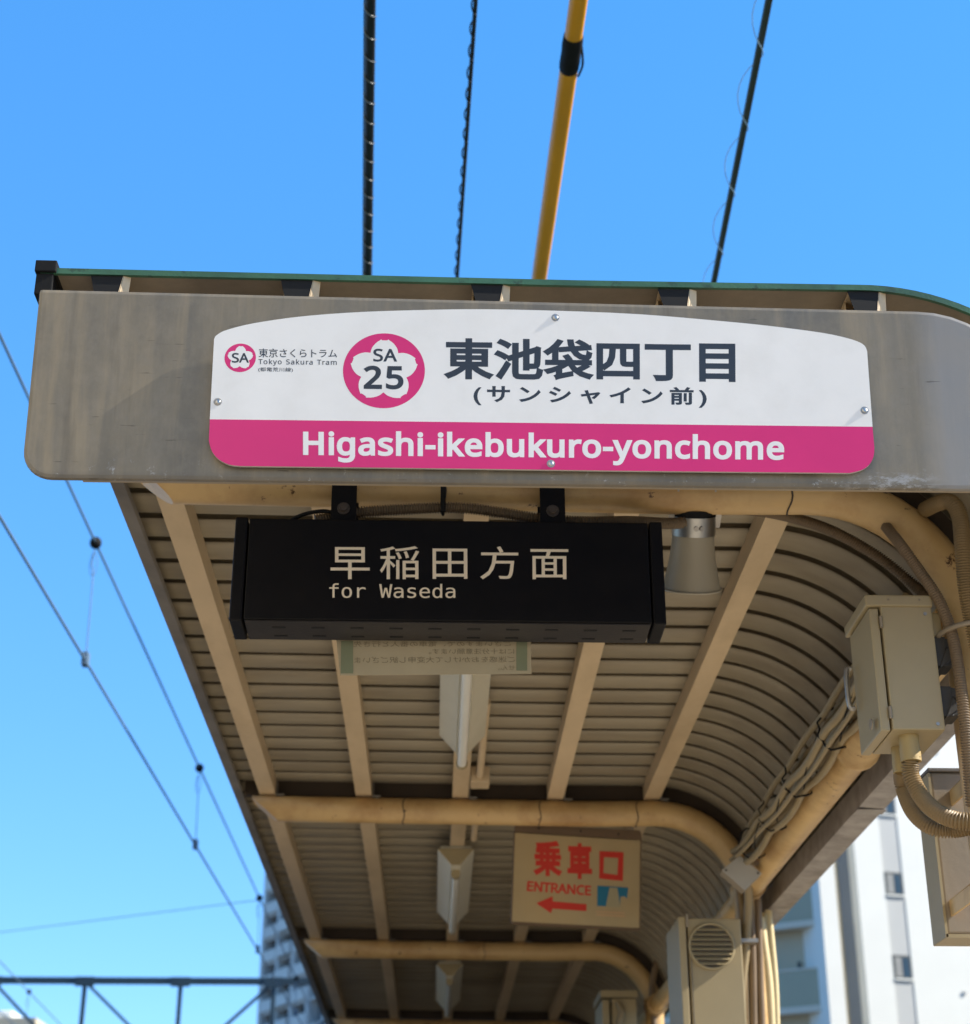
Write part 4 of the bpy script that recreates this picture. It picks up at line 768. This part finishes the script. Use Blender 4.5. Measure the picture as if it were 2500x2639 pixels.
# the roof falls slightly towards the gutter
def fall(x): return .0095 * (x + .55) if x < .5 else .0095 * 1.05 * max(0, 1 - (x - .5) / .45)
for ch in canopy.children:
    if ch.name.split('.')[0] in ('fascia_panel', 'panel_lip', 'gutter', 'gutter_end', 'gutter_seam', 'long_pipe', 'pipe_coupling', 'gusset', 'post'): continue
    for o_ in (ch, *ch.children):
        for v in o_.data.vertices: v.co.z -= K * fall((v.co.x + canopy.location.x) / K)
for t_ in (L1, L2, L3): t_.location.z -= K * fall(.06)

# ------------------------------------------------------------ unseen walls and floor added to darken the far bays
wr = thing('added_shade_walls', (.2, 7.4, GZ), 'unseen dark brown walls added to darken the far end of the canopy', 'wall')
obj('side_wall', G().box(-.60, -.57, 5.4, 9.44, GZ, .74), M['shadewall'], wr)
obj('side_wall', G().box(.96, .99, 5.4, 9.44, GZ, .74), M['shadewall'], wr)
obj('end_wall', G().box(-.57, .96, 9.445, 9.475, GZ, 1.24), M['shadewall'], wr)
obj('shade_floor', G().box(-.565, .955, 5.4, 9.44, GZ + .004, GZ + .008), M['shadewall'], wr)

# ------------------------------------------------------------ cables spanning above the canopy
def span(name, a, b, r, material, label, cat='cable'):
    d = (b - a) / (b.y - a.y); p0 = a + d * (-9 - a.y); p1 = a + d * (30 - a.y)
    t = thing(name, a + d * (0 - a.y), label, cat)
    N_ = 40; pts_ = [p0.lerp(p1, i / N_) for i in range(N_ + 1)]
    return t, pts_, d
def helix(a, b, r, pitch, wr, ph=0, off=(0, 0)):
    L_ = (b - a).length; n_ = int(L_ / pitch * 12); d = (b - a).normalized(); u = d.cross(Vector((0, 0, 1))).normalized(); w = u.cross(d)
    return [a + d * (L_ * i / n_) + (u * (cos(i * 2 * pi / 12 + ph) * r + off[0]) + w * (sin(i * 2 * pi / 12 + ph) * r + off[1])) for i in range(n_ + 1)]
ZC = 3.2
def endpts(p, q): return atZ(*p, ZC), atZ(*q, ZC)
a, b = endpts((716, 0), (711, 535))
t, P_, d = span('span_cable', a, b, 0, None, 'thickest black lashed cable above the canopy, leftmost of the four')
obj('sheath', G().tube([P_[0], P_[-1]], .0155, 16), M['cablk'], t)
p, q = a + d * (-2.5), a + d * 6
obj('lashing', G().tube(helix(p, q, .0170, .095, 0), .0020, 5, caps=False), M['lash'], t)
obj('messenger_strand', G().tube([P_[0] + Vector((-.013, 0, .006)), P_[-1] + Vector((-.013, 0, .006))], .0055, 8), M['cablk'], t)
a, b = endpts((920, 0), (884, 540))
t, P_, d = span('span_cable', a, b, 0, None, 'thin black lashed cable left of the yellow sleeve')
obj('sheath', G().tube([P_[0], P_[-1]], .0062, 12), M['cablk'], t)
p, q = a + d * (-2.5), a + d * 6
obj('lashing', G().tube(helix(p, q, .0078, .095, 0, off=(-.003, 0)), .0024, 5, caps=False), M['cablk'], t)
a, b = endpts((1119, 0), (1042, 543))
t, P_, d = span('yellow_sleeve_cable', a, b, 0, None, 'cable in a yellow protective sleeve with a black taped joint')
# joint at a given sight line
pj = atZ(1106, 98, ZC)
obj('sleeve', G().tube([P_[0], a + d * (pj.y - a.y - .04)], .0255, 20), M['yellow'], t)
obj('sleeve', G().tube([a + d * (pj.y - a.y + .04), P_[-1]], .0265, 20), M['yellow'], t)
c0 = a + d * (pj.y - a.y)
obj('tape_joint', G().tube([c0 + d * x_ for x_ in (-.075, -.06, -.03, 0, .05, .075, .085)], .02, 16, radii=[.020, .0285, .030, .0285, .0295, .0285, .0250]), M['rubber'], t)
obj('tape_tail', G().tube(spline([c0 + d * -.02 + Vector((.027, 0, 0)), c0 + d * .05 + Vector((.037, 0, -.006)), c0 + d * .10 + Vector((.029, 0, -.009))], 5), .0035, 6).tube(spline([c0 + d * -.03 + Vector((-.02, 0, 0)), c0 + d * -.08 + Vector((-.008, 0, -.016)), c0 + d * -.12 + Vector((.0, 0, -.016))], 5), .0035, 6), M['rubber'], t)
a, b = endpts((1487, 0), (1380, 548))
t, P_, d = span('span_cable', a, b, 0, None, 'dark green cable with a loose spiral thread, rightmost above the canopy')
M['cabgreen'] = mat('span_cable_green', (.02, .032, .026), .5, var=.2)
obj('sheath', G().tube([P_[0], P_[-1]], .0108, 14), M['cabgreen'], t)
p, q = a + d * (-2.5), a + d * 5
M['thread'] = mat('loose_thread', (.25, .38, .5), .3, var=.05, bump=0)
obj('loose_thread', G().tube(helix(p, q, .026, .34, 0, off=(-.012, 0)), .0014, 5, caps=False), M['thread'], t)

# ------------------------------------------------------------ utility poles that carry the span cables
def pole(y, x, zt, label, arms):
    t = thing('utility_pole', (x, y, GZ - .95), label, 'pole')
    obj('shaft', G().tube([(x, y, GZ - 1), (x, y, zt)], .15, 18, radii=[.15, .09]), M['pole'], t)
    obj('cross_arm', G().box(arms[0], arms[1], y - .1, y - .02, ZC - .06, ZC - .0), M['gantry'], t)
pole(30.1, .45, 3.5, 'grey concrete utility pole far behind the canopy carrying the span cables', (-1.6, 2.3))
pole(-9, .3, 4.5, 'grey concrete utility pole behind the photographer carrying the span cables', (-.5, 1.0))

# ------------------------------------------------------------ tram overhead line
def catenary(xa, ya, xb, yb, zc, zm, drops, label, r=.010, back=-12, fwd=29):
    s_ = (xb - xa) / (yb - ya); X = lambda y: xa + s_ * (y - ya)
    t = thing('overhead_line', (X(ya), ya, zc), label, 'overhead wire', 'overhead lines of the tram tracks')
    ms = []
    ys = [back + (fwd - back) * i / 60 for i in range(61)]
    obj('contact_wire', G().tube([(X(y), y, zc) for y in (back, fwd)], r * 1.05, 8), M['wire'], t)
    obj('messenger_wire', G().tube([(X(y) - .012, y, zm(y)) for y in ys], r, 8), M['wire'], t)
    for y in drops:
        obj('dropper', G().tube(spline([(X(y) - .012, y, zm(y) - .03), (X(y) - .02, y, zm(y) - .14), (X(y) - .008, y, zm(y) - .2), (X(y), y, zc + .02)], 4), .0035, 6).tube([(X(y) - .012 + .02 * cos(a * pi / 8), y, zm(y) - .13 + .07 * sin(a * pi / 8)) for a in range(17)], .002, 5, caps=False), M['wire'], t)
        obj('insulator', G().sphere((X(y) - .012, y, zm(y)), .034, 12, 8, (1, 1, 1.05)), M['rubber'], t)
        obj('wire_clip', G().box(X(y) - .018, X(y) + .018, y - .03, y + .03, zc - .03, zc + .045), M['wire'], t, bevel=.006)
    return t
zm1 = lambda y: 3.618 + (17.37 - y) * .0207
catenary(-1.945, 6.852, -1.784, 17.37, 3.10, zm1, (8.727, 12.911, 17.3, 21.6), 'overhead line of the near tram track, ending behind the canopy edge', r=.0072)
pB = atZ(77 / S, 2556 / S, 3.65)
catenary(-4.35, 6, pB.x, pB.y, 3.10, lambda y: 3.65 + .0 * y, (pB.y, pB.y + 4.3), 'overhead line of the far tram track, low at the left', r=.0072)
a, b = atY(0, 1803, 17.3), atY(505, 1740, 17.3)
o = obj('cross_span_wire', G().tube([a + (a - b) * .8, b], .0036, 6), M['wire']); setp(o, 'faint thin wire stretching from the left to the farthest insulator', 'overhead wire')

# portal truss over the tracks
GY = 29.3
gt = thing('gantry', (-5, GY, GZ - .95), 'dark steel lattice portal across the tram tracks at lower left', 'gantry')
zt_ = atY(250, 1897, GY).z; zb_ = zt_ - 1.46
nx = [atY(x, 1897, GY).x for x in (-14 - 186 * 2, -14 - 186, -14, 165, 350, 530)]; stp = nx[-1] - nx[-2]; nx += [nx[-1] + stp, nx[-1] + 2 * stp, nx[-1] + 3 * stp]
obj('top_chord', G().box(nx[0], nx[-1], GY - .04, GY + .04, zt_ - .055, zt_ + .055), M['gantry'], gt)
obj('bottom_chord', G().box(nx[0], nx[-1], GY - .04, GY + .04, zb_ - .055, zb_ + .055), M['gantry'], gt)
for i, x in enumerate(nx):
    obj('upright', G().box(x - .035, x + .035, GY - .03, GY + .03, zb_ + .056, zt_ - .056), M['gantry'], gt)
    obj('gusset_plate', G().box(x - .16, x + .16, GY - .052, GY - .042, zt_ - .10, zt_ + .062), M['gantry'], gt)
for i in range(len(nx) - 1):
    left = i < 4
    p, q = ((nx[i] + .05, GY, zt_ - .06), (nx[i + 1] - .05, GY, zb_ + .06)) if left else ((nx[i + 1] - .05, GY, zt_ - .06), (nx[i] + .05, GY, zb_ + .06))
    obj('diagonal', G().bar(p, q, .05, .05), M['gantry'], gt)
for x in (nx[0], nx[-1]): obj('column', G().tube([(x, GY, GZ - .95), (x, GY, zt_ + .2)], .12, 14), M['gantry'], gt)

# ------------------------------------------------------------ white apartment block on the right
def wallframe(O, ang):
    d = Vector((cos(ang), sin(ang), 0)); n = Vector((d.y, -d.x, 0))
    return lambda u, out, z: Vector((O.x, O.y, 0)) + d * u + n * out + Vector((0, 0, z))
def slab(fr, u0, u1, o0, o1, z0, z1):
    vs = [fr(u, o, z) for z in (z0, z1) for o in (o0, o1) for u in (u0, u1)]
    return G().add(vs, [(0, 2, 3, 1), (4, 5, 7, 6), (0, 1, 5, 4), (2, 6, 7, 3), (0, 4, 6, 2), (1, 3, 7, 5)])
O_ = atY(1672, 1859, 46); fr = wallframe(O_, radians(15)); gb = GZ - .95; TOP = 22
wb = thing('apartment_block', (O_.x, O_.y, gb), 'white apartment block with narrow windows and balconies at lower right', 'building')
FH = 2.25
# body, with the window strip set back
obj('wall', slab(fr, 0, .83, -8, 0, gb, TOP), M['bwhite'], wb)
obj('wall', slab(fr, 1.42, 12, -8, 0, gb, TOP), M['bwhite'], wb)
obj('recess_wall', slab(fr, .832, 1.418, -8, -.02, gb, TOP), M['bgrey'], wb)
obj('dark_tone_wall', slab(fr, -.69, -.36, -8, -.9, gb, TOP), M['bblue'], wb)  # dark blue-grey colour stands in for shade in the recess
obj('dark_tone_wall', slab(fr, -.359, -.002, -8, -.4, gb, TOP), M['brecess2'], wb)
obj('pier', slab(fr, -1.18, -.692, -2.2, .05, gb, TOP), M['bwhite'], wb)
zw = 8.25
for k_ in range(-4, 6):
    z1w = zw + k_ * FH; z0w = z1w - .62
    w_ = obj('window', slab(fr, .87, 1.40, -.019, -.008, z0w, z1w), M['frame'], wb)
    obj('pane', slab(fr, .92, 1.12, -.0075, -.004, z0w + .05, z1w - .06), M['curtain'], w_)
    obj('pane', slab(fr, 1.15, 1.35, -.0075, -.004, z0w + .05, z1w - .06), M['glass'], w_)
    obj('sill', slab(fr, .86, 1.41, -.019, .03, z0w - .05, z0w - .001), M['bwhite'], w_)
for k_ in range(-3, 6):
    z_ = zw + k_ * FH; obj('wall_vent', slab(fr, 2.9, 2.98, .001, .05, z_ - .95, z_ - .87), M['bgrey'], wb)
OB = atY(1596, 1859, 46); fb = wallframe(OB, radians(-34))
# wing that falls back to the left of the pier: u runs negative
obj('balcony_wall', slab(fb, -7, .35, -3, -.45, gb, TOP - 1), M['bbal'], wb)
for k_ in range(-3, 6):
    zt2 = 9.16 + k_ * FH
    obj('balcony_slab', slab(fb, -7, -.02, -.449, .03, zt2 - .16, zt2), M['bslab'], wb)
    obj('balcony_rail', slab(fb, -6.98, -.03, -.02, .0, zt2 + .004, zt2 + .95), M['brail'], wb)
    obj('hand_rail', slab(fb, -6.98, -.03, -.035, .015, zt2 + .952, zt2 + 1.0), M['bslab'], wb)
    for u in (-.52, -3.2, -5.6):
        w_ = obj('window', slab(fb, u - .0, u + .5, -.449, -.42, zt2 + 1.0, zt2 + 1.55), M['frame'], wb)
        obj('pane', slab(fb, u + .04, u + .46, -.4195, -.415, zt2 + 1.04, zt2 + 1.51), M['glass'], w_)
    obj('wall_fitting', slab(fb, -.95, -.88, -.449, -.38, zt2 + .95, zt2 + 1.25), M['frame'], wb)

# ------------------------------------------------------------ tower far behind the left edge of the canopy
OT = atY(509, 1800, 185); ft = wallframe(OT, radians(-62))
tw = thing('apartment_tower', (OT.x, OT.y, gb), 'tall grey apartment tower with stacked balconies behind the canopy edge', 'tower')
TT = 62
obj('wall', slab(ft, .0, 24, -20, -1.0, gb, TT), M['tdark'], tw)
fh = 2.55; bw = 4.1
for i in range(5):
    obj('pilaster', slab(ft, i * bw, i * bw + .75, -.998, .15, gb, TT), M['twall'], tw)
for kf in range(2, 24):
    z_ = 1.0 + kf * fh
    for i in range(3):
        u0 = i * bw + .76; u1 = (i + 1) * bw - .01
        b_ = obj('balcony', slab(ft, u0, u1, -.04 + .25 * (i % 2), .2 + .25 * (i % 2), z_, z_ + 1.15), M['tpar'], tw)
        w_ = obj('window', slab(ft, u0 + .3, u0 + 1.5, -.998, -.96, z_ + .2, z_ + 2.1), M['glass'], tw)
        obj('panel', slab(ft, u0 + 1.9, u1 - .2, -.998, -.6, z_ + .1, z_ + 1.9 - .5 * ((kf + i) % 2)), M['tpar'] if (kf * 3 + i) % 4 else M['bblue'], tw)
    obj('floor_slab', slab(ft, .76, 20, -.998, -.05, z_ - .3, z_ - .02), M['twall'], tw)

# low roof at the bottom left corner
OL = atY(0, 1970, 60)
lb = thing('low_building', (OL.x, 60, gb), 'white flat-roofed house top at the bottom left corner', 'building')
xr = atY(24, 1960, 60).x; zr = atY(0, 1953, 60).z; zr2 = atY(0, 1972, 60).z
obj('parapet', G().box(xr - 8, xr, 60, 66, zr2, zr), M['bwhite'], lb, bevel=.1)
obj('eave', G().box(xr - 8, xr + .95, 59.4, 66.5, zr2 - .35, zr2 - .01), M['bbal'], lb)
obj('wall', G().box(xr - 8, xr + .3, 60, 66, gb, zr2 - .351), M['bgrey'], lb)

# ------------------------------------------------------------ unseen blocks added round the stop to shade and light it
def add_light_block(x0, x1, y0, y1, zt, label, m_):
    t = thing('light_block', ((x0 + x1) / 2, (y0 + y1) / 2, gb), label, 'building')
    obj('wall', G().box(x0, x1, y0, y1, gb, zt), m_, t)
    obj('roof_parapet', G().box(x0 - .1, x1 + .1, y0 - .1, y1 + .1, zt + .002, zt + .5), M['bgrey'], t)
    n_ = int((zt - gb) / 2.5)
    for k_ in range(n_):
        z_ = gb + 1 + k_ * 2.5
        obj('window_band', G().box(x0 - .02, x0 - .005, y0 + 1, y1 - 1, z_, z_ + 1.2).box(x0 + 1, x1 - 1, y1 + .005, y1 + .02, z_, z_ + 1.2), M['glass'], t)
    return t
M['bbrick'] = mat('brown_wall_tile', (.22, .17, .13), .8, var=.1, scale=.6)
add_light_block(15, 23, 7.6, 38, 17, 'brown block added right of the stop, outside the picture, to shade the ground', M['bbrick'])
M['bcream'] = mat('cream_wall_tile', (.66, .575, .43), .8, var=.06, scale=.6)
add_light_block(-26, -7.5, -46, -2.5, 19.0, 'tall cream block added behind the photographer to bounce warm sunlight', M['bcream'])
